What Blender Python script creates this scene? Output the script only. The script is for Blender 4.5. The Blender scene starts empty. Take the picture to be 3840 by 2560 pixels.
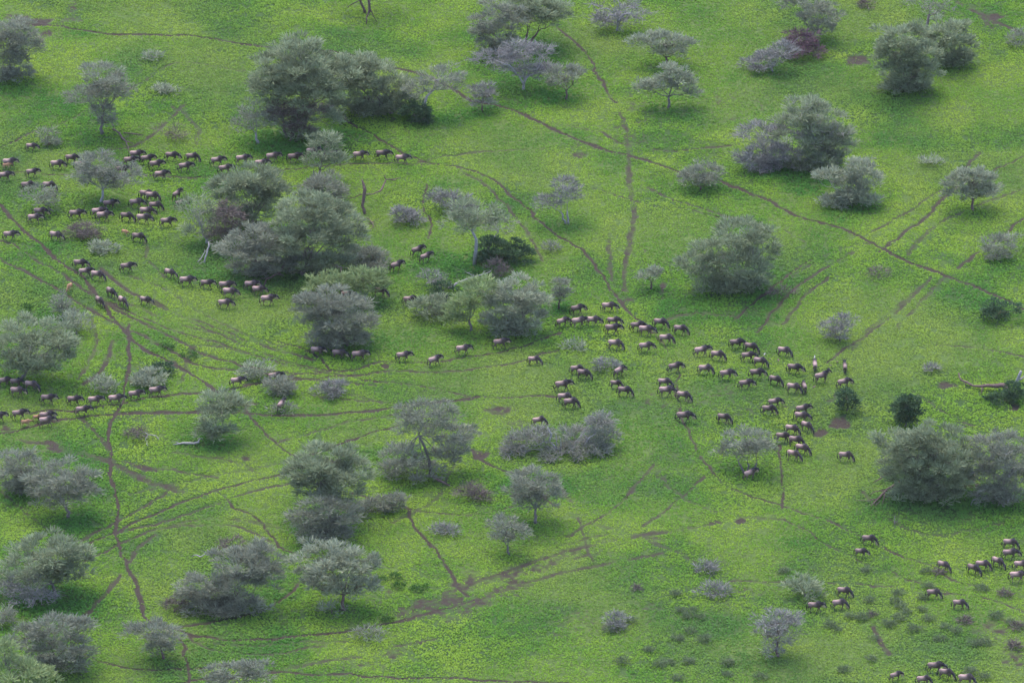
import bpy, math, random
import numpy as np
from mathutils import Vector, Matrix

# ------------------------------------------------------------------ camera, sky, sun, exposure
C = bpy.data.collections.new("scene"); bpy.context.scene.collection.children.link(C)
scn = bpy.context.scene
ELEV = math.radians(27.0); DIST = 900.0; HFOV = math.radians(7.47)
W, H = 2352.0, 1568.0
CAM = np.array([0.0, -DIST*math.cos(ELEV), DIST*math.sin(ELEV)])
cd = bpy.data.cameras.new("camera"); cam = bpy.data.objects.new("camera", cd); C.objects.link(cam)
cam.location = CAM; cam.rotation_euler = (math.pi/2-ELEV, 0, 0)
cd.sensor_width = 36; cd.angle = HFOV; cd.clip_start = 1; cd.clip_end = 20000
scn.camera = cam
SUN_EL, SUN_AZ = math.radians(72), math.radians(-25)     # azimuth measured from +Y towards +X
wd = bpy.data.worlds.new("World"); scn.world = wd; wd.use_nodes = True
nt = wd.node_tree; bg = nt.nodes['Background']
sk = nt.nodes.new('ShaderNodeTexSky'); sk.sky_type = 'NISHITA'; sk.sun_disc = False
sk.sun_elevation = SUN_EL; sk.sun_rotation = SUN_AZ; sk.dust_density = 3.0; sk.altitude = 1500
nt.links.new(sk.outputs[0], bg.inputs[0]); bg.inputs[1].default_value = 0.15
sl = bpy.data.lights.new("sun", 'SUN'); sl.energy = 1.2; sl.angle = math.radians(40); sl.color = (1.0, 0.94, 0.84)
so = bpy.data.objects.new("sun", sl); C.objects.link(so)
sd = Vector((math.sin(SUN_AZ)*math.cos(SUN_EL), math.cos(SUN_AZ)*math.cos(SUN_EL), math.sin(SUN_EL)))
so.rotation_euler = (-sd).to_track_quat('-Z', 'Y').to_euler(); so.location = sd*400
scn.view_settings.view_transform = 'Standard'; scn.view_settings.look = 'None'
scn.view_settings.exposure = 1.92; scn.view_settings.gamma = 1
scn.cycles.max_bounces = 5; scn.cycles.diffuse_bounces = 3; scn.cycles.transparent_max_bounces = 4

# ------------------------------------------------------------------ picture point -> ground point
TH = math.tan(HFOV/2)
FW = np.array([0, math.cos(ELEV), -math.sin(ELEV)]); UP = np.array([0, math.sin(ELEV), math.cos(ELEV)])
def ray(px, py):
    return FW + np.array([1.0, 0, 0])*((px-W/2)/(W/2)*TH) + UP*(-(py-H/2)/(W/2)*TH)
def at(px, py, z=0.0):
    d = ray(px, py); t = (z-CAM[2])/d[2]; return CAM + d*t
def onplane(px, py, y):
    d = ray(px, py); t = (y-CAM[1])/d[1]; return CAM + d*t
def mpp(y):                                              # metres per photo pixel at depth y
    return math.hypot(y-CAM[1], CAM[2])*TH/(W/2)

# ------------------------------------------------------------------ helpers
def tag(o, label=None, cat=None, group=None, kind=None):
    if label: o['label'] = label
    if cat: o['category'] = cat
    if group: o['group'] = group
    if kind: o['kind'] = kind
    return o
def link(name, data, parent=None, loc=None):
    o = bpy.data.objects.new(name, data); C.objects.link(o)
    if parent is not None: o.parent = parent
    if loc is not None: o.location = loc
    return o
def empty(name, loc, rz=0.0, sc=1.0):
    o = bpy.data.objects.new(name, None); C.objects.link(o); o.empty_display_size = 0.3
    o.location = loc; o.rotation_euler = (0, 0, rz); o.scale = (sc, sc, sc); return o
def quads_mesh(name, V, mat, tint=None, smooth=False):
    """V: (n,4,3) array of separate quads."""
    n = len(V); me = bpy.data.meshes.new(name)
    me.vertices.add(n*4); me.vertices.foreach_set('co', np.ascontiguousarray(V, dtype=np.float32).ravel())
    me.loops.add(n*4); me.loops.foreach_set('vertex_index', np.arange(n*4, dtype=np.int32))
    me.polygons.add(n); me.polygons.foreach_set('loop_start', np.arange(0, n*4, 4, dtype=np.int32))
    if tint is not None:
        a = me.attributes.new('tint', 'FLOAT', 'FACE'); a.data.foreach_set('value', tint.astype(np.float32))
    me.update(calc_edges=True); me.materials.append(mat); return me
def poly_mesh(name, V, F, mat, smooth=True):
    me = bpy.data.meshes.new(name); me.from_pydata([tuple(v) for v in V], [], F)
    if smooth: me.polygons.foreach_set('use_smooth', [True]*len(me.polygons))
    me.materials.append(mat); me.update(); return me
class MB:
    def __init__(s): s.v = []; s.f = []
    def tube(s, pts, rad, n=6, ell=None, cap=True):
        """tapered tube; rad: list of radii or (rw, rh)"""
        P = [np.asarray(p, float) for p in pts]; b0 = len(s.v)
        side = None
        for i, p in enumerate(P):
            t = P[min(i+1, len(P)-1)] - P[max(i-1, 0)]; L = np.linalg.norm(t); t = t/L if L > 1e-9 else np.array([0, 0, 1.0])
            if side is None:
                ref = np.array([0, 1.0, 0]) if abs(t[1]) < .9 else np.array([1.0, 0, 0])
                side = ref
            side = side - t*np.dot(side, t); side /= max(np.linalg.norm(side), 1e-9)
            up = np.cross(side, t)
            r = rad[i]; rw, rh = (r if isinstance(r, (tuple, list)) else (r, r))
            for k in range(n):
                a = 2*math.pi*k/n
                s.v.append(p + side*math.cos(a)*rw + up*math.sin(a)*rh)
        for i in range(len(P)-1):
            for k in range(n):
                a = b0+i*n+k; b = b0+i*n+(k+1) % n
                s.f.append((a, b, b+n, a+n))
        if cap:
            s.f.append(tuple(b0+k for k in range(n))[::-1]); e = b0+(len(P)-1)*n; s.f.append(tuple(e+k for k in range(n)))
    def mesh(s, name, mat, smooth=True): return poly_mesh(name, s.v, s.f, mat, smooth)

# value noise on a wrapped lattice
_T = {}
def vn(x, y, scale, seed):
    if seed not in _T: _T[seed] = np.random.RandomState(seed).rand(256, 256)
    T = _T[seed]; x = np.asarray(x)/scale+1000; y = np.asarray(y)/scale+1000
    xi = np.floor(x).astype(int); yi = np.floor(y).astype(int); fx = x-xi; fy = y-yi
    fx = fx*fx*(3-2*fx); fy = fy*fy*(3-2*fy); a = xi & 255; b = yi & 255; a1 = (a+1) & 255; b1 = (b+1) & 255
    return (T[b, a]*(1-fx)+T[b, a1]*fx)*(1-fy)+(T[b1, a]*(1-fx)+T[b1, a1]*fx)*fy
def fbm(x, y, scale, seed, o=4):
    s = 0; w = 0; A = 1.0
    for i in range(o): s = s+A*vn(x, y, scale/2**i, seed+i); w += A; A *= .55
    return s/w

# ------------------------------------------------------------------ materials
def newmat(name):
    m = bpy.data.materials.new(name); m.use_nodes = True
    nt = m.node_tree; p = nt.nodes['Principled BSDF']; p.inputs['Specular IOR Level'].default_value = 0.2
    p.inputs['Roughness'].default_value = .8; return m, nt, p
def N(nt, t, **k):
    n = nt.nodes.new(t)
    for a, b in k.items(): setattr(n, a, b)
    return n
def noise(nt, scale, detail=4, rough=.6, vec=None):
    n = N(nt, 'ShaderNodeTexNoise'); n.inputs['Scale'].default_value = scale
    n.inputs['Detail'].default_value = detail; n.inputs['Roughness'].default_value = rough
    if vec is not None: nt.links.new(vec, n.inputs['Vector'])
    return n
def ramp(nt, fac, stops):
    r = N(nt, 'ShaderNodeValToRGB'); e = r.color_ramp.elements
    while len(e) < len(stops): e.new(.5)
    for i, (p, c) in enumerate(stops): e[i].position = p; e[i].color = (*c, 1)
    nt.links.new(fac, r.inputs[0]); return r.outputs[0]
def mix(nt, fac, a, b, mode='MIX'):
    m = N(nt, 'ShaderNodeMix', data_type='RGBA', blend_type=mode)
    for v, s in ((fac, m.inputs[0]), (a, m.inputs[6]), (b, m.inputs[7])):
        if isinstance(v, (int, float)): s.default_value = v
        elif isinstance(v, tuple): s.default_value = (*v, 1)
        else: nt.links.new(v, s)
    return m.outputs[2]
def math_(nt, op, a, b):
    m = N(nt, 'ShaderNodeMath', operation=op, use_clamp=False)
    for v, s in ((a, m.inputs[0]), (b, m.inputs[1])):
        if isinstance(v, (int, float)): s.default_value = v
        else: nt.links.new(v, s)
    return m.outputs[0]

def leaf_mat(name, cols, trans=.33, hue_noise=None, rough=.75):
    """cols: dark, mid, light along the per-leaf tint attribute"""
    m, nt, p = newmat(name)
    at_ = N(nt, 'ShaderNodeAttribute', attribute_name='tint')
    col = ramp(nt, at_.outputs['Fac'], [(0.0, cols[0]), (.5, cols[1]), (1.0, cols[2])])
    if hue_noise:
        g = N(nt, 'ShaderNodeNewGeometry'); nz = noise(nt, hue_noise[0], 3, .6, g.outputs['Position'])
        f = ramp(nt, nz.outputs['Fac'], [(.4, (0, 0, 0)), (.62, (1, 1, 1))]); col = mix(nt, math_(nt, 'MULTIPLY', f, hue_noise[2]), col, hue_noise[1])
    nt.links.new(col, p.inputs['Base Color']); p.inputs['Roughness'].default_value = rough
    if trans:
        t = N(nt, 'ShaderNodeBsdfTranslucent'); nt.links.new(col, t.inputs[0]); ms = N(nt, 'ShaderNodeMixShader'); ms.inputs[0].default_value = trans
        nt.links.new(p.outputs[0], ms.inputs[1]); nt.links.new(t.outputs[0], ms.inputs[2]); nt.links.new(ms.outputs[0], nt.nodes['Material Output'].inputs[0])
    return m
def bark_mat(name, a, b, sc=6):
    m, nt, p = newmat(name); tc = N(nt, 'ShaderNodeTexCoord')
    nz = noise(nt, sc, 5, .7, tc.outputs['Object']); nt.links.new(ramp(nt, nz.outputs['Fac'], [(.3, a), (.7, b)]), p.inputs['Base Color'])
    bp = N(nt, 'ShaderNodeBump'); bp.inputs['Strength'].default_value = .6; bp.inputs['Distance'].default_value = .04
    nt.links.new(nz.outputs['Fac'], bp.inputs['Height']); nt.links.new(bp.outputs[0], p.inputs['Normal']); return m
M = {}
M['acacia'] = leaf_mat('acacia_leaf', [(.115,.135,.075), (.22,.25,.145), (.36,.39,.23)])
M['bright'] = leaf_mat('bright_leaf', [(.12,.155,.07), (.23,.29,.12), (.37,.42,.18)])
M['grey']   = leaf_mat('grey_leaf', [(.12,.125,.09), (.215,.22,.16), (.34,.34,.24)])
M['pale']   = leaf_mat('pale_leaf', [(.15,.165,.115), (.27,.285,.195), (.42,.43,.28)])
M['ash']    = leaf_mat('ash_leaf', [(.11,.102,.092), (.195,.182,.165), (.31,.29,.26)], trans=.1)
M['dark']   = leaf_mat('dark_leaf', [(.03,.055,.03), (.055,.10,.045), (.105,.16,.07)])
M['purple'] = leaf_mat('purple_twig', [(.065,.035,.045), (.135,.075,.09), (.23,.15,.17)], trans=0)
M['brown']  = leaf_mat('brown_twig', [(.065,.045,.04), (.13,.095,.085), (.21,.165,.145)], trans=0)
M['scrub']  = leaf_mat('scrub_leaf', [(.075,.10,.05), (.13,.165,.08), (.20,.23,.12)])
M['tuft']   = leaf_mat('tuft_leaf', [(.02,.06,.012), (.05,.12,.02), (.08,.17,.03)])
M['bark']   = bark_mat('grey_bark', (.09,.07,.065), (.20,.165,.155))
M['barkred']= bark_mat('red_bark', (.065,.038,.034), (.17,.11,.10))
M['white']  = bark_mat('bleached_wood', (.17,.15,.145), (.38,.345,.33))
# ------------------------------------------------------------------ the ground: trails, bare soil, relief
# trail: (half width m, strength, label, points in the photograph)
TRAILS = [
 (.30,.95,'long brown game trail running from the upper left down to the right edge',[(25,45),(90,55),(150,62),(210,72),(270,77),(370,82),(480,90),(588,106),(735,117),(800,128),(860,140),(900,155),(975,175),(1050,213),(1080,230),(1130,240),(1176,252),(1255,290),(1330,325),(1420,350),(1520,378),(1590,402),(1651,413),(1700,432),(1764,457),(1830,495),(1940,530),(1990,555),(2050,585),(2140,625),(2240,662),(2290,685),(2352,712),(2400,735)]),
 (.22,.85,'dark game trail from the umbrella thicket past the herd to the lower right',[(735,235),(775,255),(810,290),(850,308),(905,340),(960,365),(1010,375),(1060,385),(1110,400),(1145,425),(1176,450),(1215,480),(1245,515),(1290,545),(1340,580),(1370,610),(1395,645),(1415,680),(1440,705),(1470,735),(1500,760)]),
 (.20,.55,'thin trail crossing the grazing herd and leading to the lower right',[(1500,760),(1525,790),(1545,820),(1558,850),(1555,900),(1565,950),(1580,990),(1595,1030),(1640,1085),(1680,1120),(1764,1148),(1800,1160),(1843,1178),(1920,1206),(1980,1236),(2060,1270),(2140,1300),(2185,1330),(2240,1345)]),
 (.20,.5,'faint lower trail running to the lower right corner',[(1800,1190),(1860,1224),(1920,1260),(1990,1290),(2060,1315),(2130,1340),(2180,1360),(2240,1370),(2290,1385),(2352,1410),(2400,1425)]),
 (.22,.75,'dark trail curving down from the top umbrella tree',[(1270,58),(1285,67),(1320,95),(1350,130),(1375,175),(1400,215),(1415,235)]),
 (.28,.95,'brown trail winding down from the left edge to the lower files',[(-30,450),(0,470),(25,495),(60,530),(100,565),(130,595),(165,620),(200,645),(225,680),(245,710),(270,740),(300,775),(320,790),(345,810),(400,835),(440,855),(465,875),(490,895),(505,905)]),
 (.22,.6,'long trail sweeping from the left edge through the middle of the plain',[(-20,545),(25,557),(75,590),(130,622),(180,655),(240,690),(300,717),(375,750),(475,780),(530,797),(588,817),(675,843),(738,853),(838,870),(963,884),(1038,899),(1100,910),(1176,909),(1300,905)]),
 (.22,.75,'trail under the single file curving right towards the herd',[(640,782),(700,804),(733,822),(763,850),(813,849),(863,834),(913,834),(988,830),(1038,824),(1113,811),(1176,799),(1220,785),(1260,770),(1290,760)]),
 (.34,.95,'broad dark trail carrying the lowest left file',[(-30,1008),(0,1000),(60,985),(120,968),(180,960),(250,955),(330,950),(470,950),(560,950),(640,956),(720,955),(800,950),(880,942),(940,930),(1000,925),(1060,915),(1100,909)]),
 (.26,.8,'trail under the upper one of the two lower left files',[(60,950),(110,945),(170,945),(240,936),(290,926),(370,912),(440,905),(500,900),(545,893),(600,880),(660,866),(738,855)]),
 (.26,.85,'brown trail running straight down the lower left',[(295,740),(297,784),(296,830),(290,880),(280,920),(268,945),(260,960),(252,985),(250,1010),(256,1040),(252,1070),(250,1090),(258,1120),(272,1150),(270,1176),(265,1220),(275,1260),(288,1290),(303,1325),(320,1360),(335,1410),(352,1430)]),
 (.24,.8,'brown trail rising diagonally from lower left towards the big umbrella tree',[(150,1280),(180,1261),(200,1247),(260,1225),(300,1200),(350,1180),(400,1160),(450,1145),(500,1128),(560,1115),(620,1100),(670,1080),(700,1050),(760,1028),(838,999),(915,975)]),
 (.22,.8,'short brown trail between the diagonal trail and the lowest file',[(562,935),(588,975),(620,1005),(650,1035),(690,1055)]),
 (.20,.75,'dark trail dropping behind the pale umbrella tree',[(500,1130),(540,1168),(570,1185),(600,1205),(630,1240),(650,1262),(690,1278),(720,1285)]),
 (.24,.85,'brown trail running down from the round umbrella tree to the bare patch',[(810,1130),(860,1148),(930,1163),(945,1185),(955,1215),(975,1240),(1000,1264),(1028,1306),(1050,1341),(1075,1365)]),
 (.18,.55,'thin trail running right from the round umbrella tree',[(930,1163),(1000,1178),(1080,1183),(1140,1175),(1176,1165)]),
 (.22,.7,'brown trail falling right past the leaning tree',[(1085,1030),(1100,1050),(1130,1070),(1176,1090),(1230,1130),(1290,1170)]),
 (.24,.9,'dark trail along the bottom leading into the bare patch',[(380,1430),(420,1448),(500,1465),(588,1468),(700,1458),(790,1450),(860,1435),(920,1425),(980,1408),(1100,1370)]),
 (.22,.8,'dark trail along the bottom left corner trees',[(190,1503),(260,1525),(330,1535),(420,1535),(480,1530)]),
 (.20,.7,'short trail running down past the bottom left bush',[(352,1430),(400,1455),(420,1475),(425,1500),(430,1550),(435,1580)]),
 (.24,.9,'dark trail along the bottom edge',[(380,1575),(470,1555),(620,1540),(700,1545),(800,1550),(900,1555),(1060,1558),(1176,1560),(1300,1567)]),
 (.18,.7,'thin trail running straight down beside the lower grazing herd',[(1790,1020),(1795,1050),(1797,1090),(1799,1130),(1797,1165)]),
 (.2,.75,'dark trail rising right behind the large round tree',[(1688,735),(1713,717),(1738,692),(1764,675),(1792,650),(1826,624),(1864,597)]),
 (.18,.7,'narrow curving trail right of the standing dead snag',[(982,420),(978,430),(970,455),(975,480),(988,500),(993,522),(986,545)]),
 (.22,.6,'trail beneath the long upper file',[(-20,394),(80,396),(150,402),(300,400),(420,406),(520,402),(620,392),(720,382),(830,376),(940,374),(1000,378)]),
 (.2,.6,'diagonal trail from the left edge to the upper left tree',[(-20,352),(0,343),(50,315),(100,293),(150,280),(195,256)]),
 (.18,.55,'faint trail across the upper middle',[(1176,400),(1251,410),(1326,423),(1401,443),(1451,458),(1513,474),(1576,482),(1650,500),(1700,507)]),
]
FAINT = [
 (.15,.7,[(-20,580),(100,645),(220,718),(330,772),(450,832),(560,852),(700,872),(860,882)]),
 (.14,.65,[(150,640),(250,700),(380,768),(480,815),(600,850),(700,862)]),
 (.14,.65,[(230,620),(330,690),(470,740),(600,792),(720,826)]),
 (.13,.6,[(350,690),(450,742),(560,792),(660,832),(760,852)]),
 (.15,.6,[(560,885),(700,872),(900,852),(1000,850),(1150,835),(1280,800)]),
 (.13,.55,[(640,905),(760,915),(900,925),(1040,920)]),
 (.14,.6,[(300,1212),(420,1184),(560,1140),(680,1108)]),
 (.14,.55,[(190,1292),(330,1222),(450,1208),(560,1215),(620,1245)]),
 (.14,.6,[(380,1440),(560,1412),(650,1372),(690,1330)]),
 (.22,.5,[(1020,1362),(1150,1312),(1270,1272),(1400,1242),(1540,1222),(1650,1200)]),
 (.18,.5,[(1100,1372),(1250,1322),(1400,1292),(1520,1270)]),
 (.13,.55,[(1500,1070),(1400,1180),(1300,1232)]),
 (.13,.5,[(1620,1092),(1560,1150),(1480,1212)]),
 (.13,.5,[(1680,1328),(1900,1332),(2050,1342)]),
 (.14,.6,[(2352,360),(2200,432),(2100,520),(2020,580)]),
 (.13,.5,[(2250,350),(2180,422),(2090,482),(2000,540)]),
 (.13,.6,[(1960,580),(1860,642),(1790,702),(1740,762)]),
 (.13,.5,[(1900,642),(1840,692),(1800,742)]),
 (.13,.55,[(2140,642),(2050,722),(1950,792),(1900,832)]),
 (.13,.5,[(2352,820),(2250,802),(2150,792)]),
 (.13,.5,[(2100,902),(2200,962),(2352,1002)]),
 (.14,.55,[(0,1045),(150,1042),(300,1062),(500,1100)]),
 (.14,.5,[(60,1300),(150,1262),(250,1205),(380,1130)]),
 (.13,.55,[(1380,300),(1440,330),(1560,345),(1700,330)]),
 (.13,.5,[(1040,380),(1120,430),(1200,520),(1250,600)]),
 (.13,.5,[(430,240),(330,330),(250,345)]),
 (.13,.5,[(1180,1090),(1280,1120),(1330,1200),(1360,1290)]),
 (.13,.5,[(740,1480),(620,1500),(480,1490),(430,1450)]),
 (.2,.5,[(1425,260),(1440,300),(1445,390),(1450,450),(1454,500),(1447,560),(1440,600),(1435,650),(1432,680)]),
 (.16,.45,[(1402,540),(1400,590),(1405,640)]),
 (.18,.6,[(258,784),(250,820),(235,845),(215,868),(195,885)]),
 (.16,.45,[(208,730),(222,780),(205,830),(182,872)]),
 (.16,.5,[(185,962),(215,990),(240,1015),(250,1040)]),
 (.3,.5,[(20,1010),(100,1022),(150,1035),(230,1055),(270,1068),(300,1085),(350,1108),(400,1122)]),
 (.16,.45,[(640,1020),(700,1000),(800,970),(880,958),(920,950)]),
 (.2,.4,[(620,1540),(700,1525),(770,1515),(850,1505),(900,1485),(1000,1465)]),
 (.16,.5,[(1488,430),(1538,455),(1601,475),(1680,500),(1764,520),(1800,530),(1850,560)]),
 (.14,.45,[(960,370),(1060,352),(1180,345),(1300,338)]),
 (.18,.6,[(2005,1438),(2020,1465),(2040,1500)]),
 (.2,.6,[(2190,-5),(2240,25),(2300,55),(2352,80)]),
 (.16,.6,[(2370,490),(2330,515),(2300,540),(2250,580),(2200,620)]),
 (.18,.4,[(2140,640),(2080,690),(2000,750),(1960,800)]),
 (.18,.4,[(2170,640),(2110,700),(2060,750)]),
 (.18,.6,[(275,1320),(262,1338),(245,1361),(200,1406),(165,1432)]),
 (.16,.5,[(360,1228),(345,1235),(310,1265),(295,1295)]),
 (.16,.4,[(420,880),(440,800),(500,795),(600,820)]),
 (.16,.4,[(100,600),(200,670),(300,700),(420,745),(520,770),(640,800)]),
 (.16,.4,[(300,640),(345,655),(400,680),(440,705),(500,735),(560,765),(650,795)]),
 (.14,.4,[(335,560),(342,600),(380,640)]),
 (.16,.4,[(450,330),(455,300),(430,270),(400,250)]),
 (.16,.35,[(300,1130),(420,1110),(520,1090),(600,1075),(680,1062)]),
 (.16,.35,[(360,1215),(460,1195),(560,1200),(640,1215)]),
 (.16,.35,[(400,1040),(520,1060),(600,1090)]),
 (.16,.35,[(1176,1100),(1220,1140),(1330,1200),(1460,1230),(1600,1290)]),
 (.16,.35,[(1290,1250),(1400,1230),(1520,1240)]),
 (.18,.4,[(1700,730),(1600,720),(1520,735)]),
 (.16,.35,[(2180,960),(2260,990),(2352,1010)]),
 (.16,.35,[(1980,1130),(2050,1200),(2150,1230),(2300,1200)]),
 (.16,.35,[(560,160),(400,150),(330,190),(280,220)]),
 (.16,.35,[(1490,270),(1380,300),(1300,290)]),
 (.16,.35,[(1990,560),(1900,590),(1820,640)]),
 (.16,.4,[(2352,430),(2250,470),(2150,520),(2080,590)]),
 (.16,.35,[(730,890),(800,905),(880,930)]),
 (.16,.35,[(1040,1070),(1000,1150),(900,1200)]),
 (.18,.35,[(1500,1080),(1560,1140),(1660,1180),(1800,1190)]),
 (.14,.35,[(0,1130),(60,1180),(130,1230),(180,1290)]),
 (.14,.35,[(430,1470),(560,1480),(680,1475),(800,1470)]),
]
# bare soil patches: centre, radii (photo px), strength, slant (rise per px to the right)
BARE = [(85,48,55,12,.8,0),(105,80,26,16,.7,0),(165,22,10,22,.5,0),(170,42,55,7,.6,0),(1330,358,20,6,.6,0),(1236,405,16,5,.7,0),
 (1310,383,22,6,.5,0),(2285,45,32,14,.7,.2),(2240,20,25,6,.5,.5),(1978,135,22,14,.75,0),(1930,972,17,11,.95,0),(1915,966,14,7,.6,0),(1886,992,14,8,.8,0),
 (2332,935,14,10,.8,0),(2165,885,20,8,.6,0),(330,850,16,8,.7,0),(312,878,18,9,.6,0),(1102,1043,13,7,.95,0),(1155,940,34,8,.6,0),(884,841,8,3.2,1,0),
 (1180,970,30,12,.35,0),(1065,1340,50,22,.65,-.3),(1010,1385,100,18,.7,-.28),(950,1395,40,18,.6,-.2),(1080,1385,80,20,.6,-.3),(1160,1350,90,22,.5,-.3),(1130,1330,150,16,.45,-.33),(900,1500,55,12,.55,-.3),(840,1525,70,12,.35,-.2),
 (1240,1300,90,15,.55,-.3),(1330,1280,60,10,.35,-.2),(1150,1350,80,14,.4,-.3),(340,1075,38,7,.8,.28),(330,1095,50,8,.6,.35),(390,1118,30,6,.6,.35),(565,1055,9,6,.8,0),(1900,912,50,14,.35,0),
 (1840,930,70,22,.3,0),(1620,930,150,40,.22,0),(1500,930,60,15,.25,0),(2290,1440,60,24,.35,0),(2330,1500,30,40,.35,0),(1700,1195,9,4,.9,0),(1431,655,7,14,.75,0),(1440,690,14,10,.5,0),
 (1522,660,6,22,.75,-.5),(120,1022,20,5,.8,.4),(125,1035,18,4,.7,.3),(560,945,40,6,.5,0),(570,930,16,6,.8,0),(400,838,30,7,.7,.35),(68,720,12,4,.7,0),(335,965,60,5,.5,0),(20,985,22,9,.6,0),
 (2028,1470,6,14,.6,0),(980,900,60,10,.25,0),(460,600,10,20,.4,0),(850,510,14,8,.5,0),(1255,835,10,3,.4,0),(2170,1362,12,3,.7,.2),(2010,1345,10,3,.5,0),(1764,705,90,30,.12,0),
 (1530,1060,90,30,.15,0),(1480,330,160,40,.15,0),(1600,230,200,60,.15,0),(1700,1330,200,60,.15,0),(1400,1400,150,60,.12,0),(1480,577,7,3,.8,0),(2060,1265,4,2,.6,0),(1370,1120,7,2,.4,0),(860,1370,40,30,.2,0),(1495,905,10,4,.6,0),(1520,950,8,3,.5,0),(2215,250,20,7,.3,0)]

GX0, GX1, GY0, GY1, GS = -76.0, 76.0, -100.0, 112.0, 0.16
gx = np.arange(GX0, GX1+1e-6, GS); gy = np.arange(GY0, GY1+1e-6, GS); NX, NY = len(gx), len(gy)
X, Y = np.meshgrid(gx, gy)
wob = (vn(X, Y, 1.7, 11)-.5)*.5; wob2 = (vn(X, Y, 1.7, 12)-.5)*.5
XW, YW = X+wob+(vn(X, Y, .5, 13)-.5)*.22, Y+wob2+(vn(X, Y, .5, 14)-.5)*.22
def smooth_path(pts):
    P = [np.array(at(*p)[:2]) for p in pts]; P = [2*P[0]-P[1]]+P+[2*P[-1]-P[-2]]; out = []
    for i in range(1, len(P)-2):
        for k in range(4):
            t = k/4; a, b, c, d = P[i-1:i+3]
            out.append(.5*((2*b)+(c-a)*t+(2*a-5*b+4*c-d)*t*t+(3*b-a-3*c+d)*t**3))
    out.append(P[-2]); return out
def trail_mask(pts, hw):
    D = np.full(X.shape, 9.0)
    P = smooth_path(pts)
    for a, b in zip(P[:-1], P[1:]):
        m = hw*2.2+1.2
        i0 = max(int((min(a[0], b[0])-m-GX0)/GS), 0); i1 = min(int((max(a[0], b[0])+m-GX0)/GS)+1, NX)
        j0 = max(int((min(a[1], b[1])-m-GY0)/GS), 0); j1 = min(int((max(a[1], b[1])+m-GY0)/GS)+1, NY)
        if i0 >= i1 or j0 >= j1: continue
        xs = XW[j0:j1, i0:i1]; ys = YW[j0:j1, i0:i1]; d = b-a; L = max(d@d, 1e-6)
        t = np.clip(((xs-a[0])*d[0]+(ys-a[1])*d[1])/L, 0, 1)
        # viewed at a slant a trail running across is foreshortened: real trails keep one width
        q = np.hypot(xs-a[0]-t*d[0], ys-a[1]-t*d[1]); D[j0:j1, i0:i1] = np.minimum(D[j0:j1, i0:i1], q)
    return D
tex = vn(X, Y, .38, 33)*.6+vn(X, Y, .9, 34)*.4
soil = np.zeros(X.shape); tid = np.full(X.shape, -1, int); best = np.zeros(X.shape)
brk = fbm(X, Y, 3.0, 31, 3)
for k, (hw, st, lab, pts) in enumerate(TRAILS):
    hw *= .88; D = trail_mask(pts, hw); w = hw*(.42+.62*vn(X, Y, 2.6, 40))
    m = np.clip((w*1.7-D)/(w*1.1), 0, 1)*np.clip(st*.95+.05-np.clip(brk-.52, 0, 1)*(2.4-2.0*st)+(tex-.5)*.55, 0, 1)
    core = (D < w*.95)
    tid[core & (m >= best)] = k; best = np.maximum(best, m)
    soil = np.maximum(soil, m)
for hw, st, pts in FAINT:
    hw *= 1.45; D = trail_mask(pts, hw); w = hw*(.75+.6*vn(X, Y, 4.0, 41)); m = np.clip((w*1.7-D)/(w*1.0), 0, 1)*np.clip(st*.75+.08-np.clip(brk-.55, 0, 1)*1.2+(tex-.5)*.3, 0, .55)
    soil = np.maximum(soil, m)
PX = np.empty_like(X)
# picture coordinates of every ground point (only to place the patches where they lie on the ground)
dx, dy, dz = X-CAM[0], Y-CAM[1], -CAM[2]
dep = dy*FW[1]+dz*FW[2]; PU = W/2+(dx/dep)/TH*(W/2); PVv = H/2-((dy*UP[1]+dz*UP[2])/dep)/TH*(W/2)
rag = fbm(X, Y, 1.6, 51, 4); rag2 = fbm(X, Y, 5.0, 55, 3)
for cx, cy, rx, ry, st, slant in BARE:
    sel = (np.abs(PU-cx) < rx*2) & (np.abs(PVv-cy) < ry*2+abs(slant)*rx*2)
    u = (PU[sel]-cx)/rx; v = (PVv[sel]-cy-slant*(PU[sel]-cx))/ry; r = np.sqrt(u*u+v*v)
    e = np.clip((1.5-r-(rag[sel]-.5)*2.8)*.9, 0, 1)*np.clip(st*.85+(tex[sel]-.5)*1.0+(rag2[sel]-.5)*.5, 0, 1)*(1.0 if st > .74 else .8)
    soil[sel] = np.maximum(soil[sel], e)
lush = fbm(X, Y, 9.0, 61, 4)                                 # growth vigour of the herbs: broad-leaved dark growth against yellow-green turf
Z = (fbm(X, Y, 14.0, 71, 3)-.5)*.9+(fbm(X, Y, 1.1, 75, 3)-.5)*.22-soil*.10
edge = np.minimum(np.minimum(X-GX0, GX1-X), np.minimum(Y-GY0, GY1-Y)); Z = Z*np.clip(edge/4, 0, 1)
def samp(G, x, y):
    fx = np.clip((np.asarray(x)-GX0)/GS, 0, NX-1.001); fy = np.clip((np.asarray(y)-GY0)/GS, 0, NY-1.001)
    i = fx.astype(int); j = fy.astype(int); a = fx-i; b = fy-j
    return (G[j, i]*(1-a)+G[j, i+1]*a)*(1-b)+(G[j+1, i]*(1-a)+G[j+1, i+1]*a)*b
def gz(x, y): return float(samp(Z, x, y))

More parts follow.
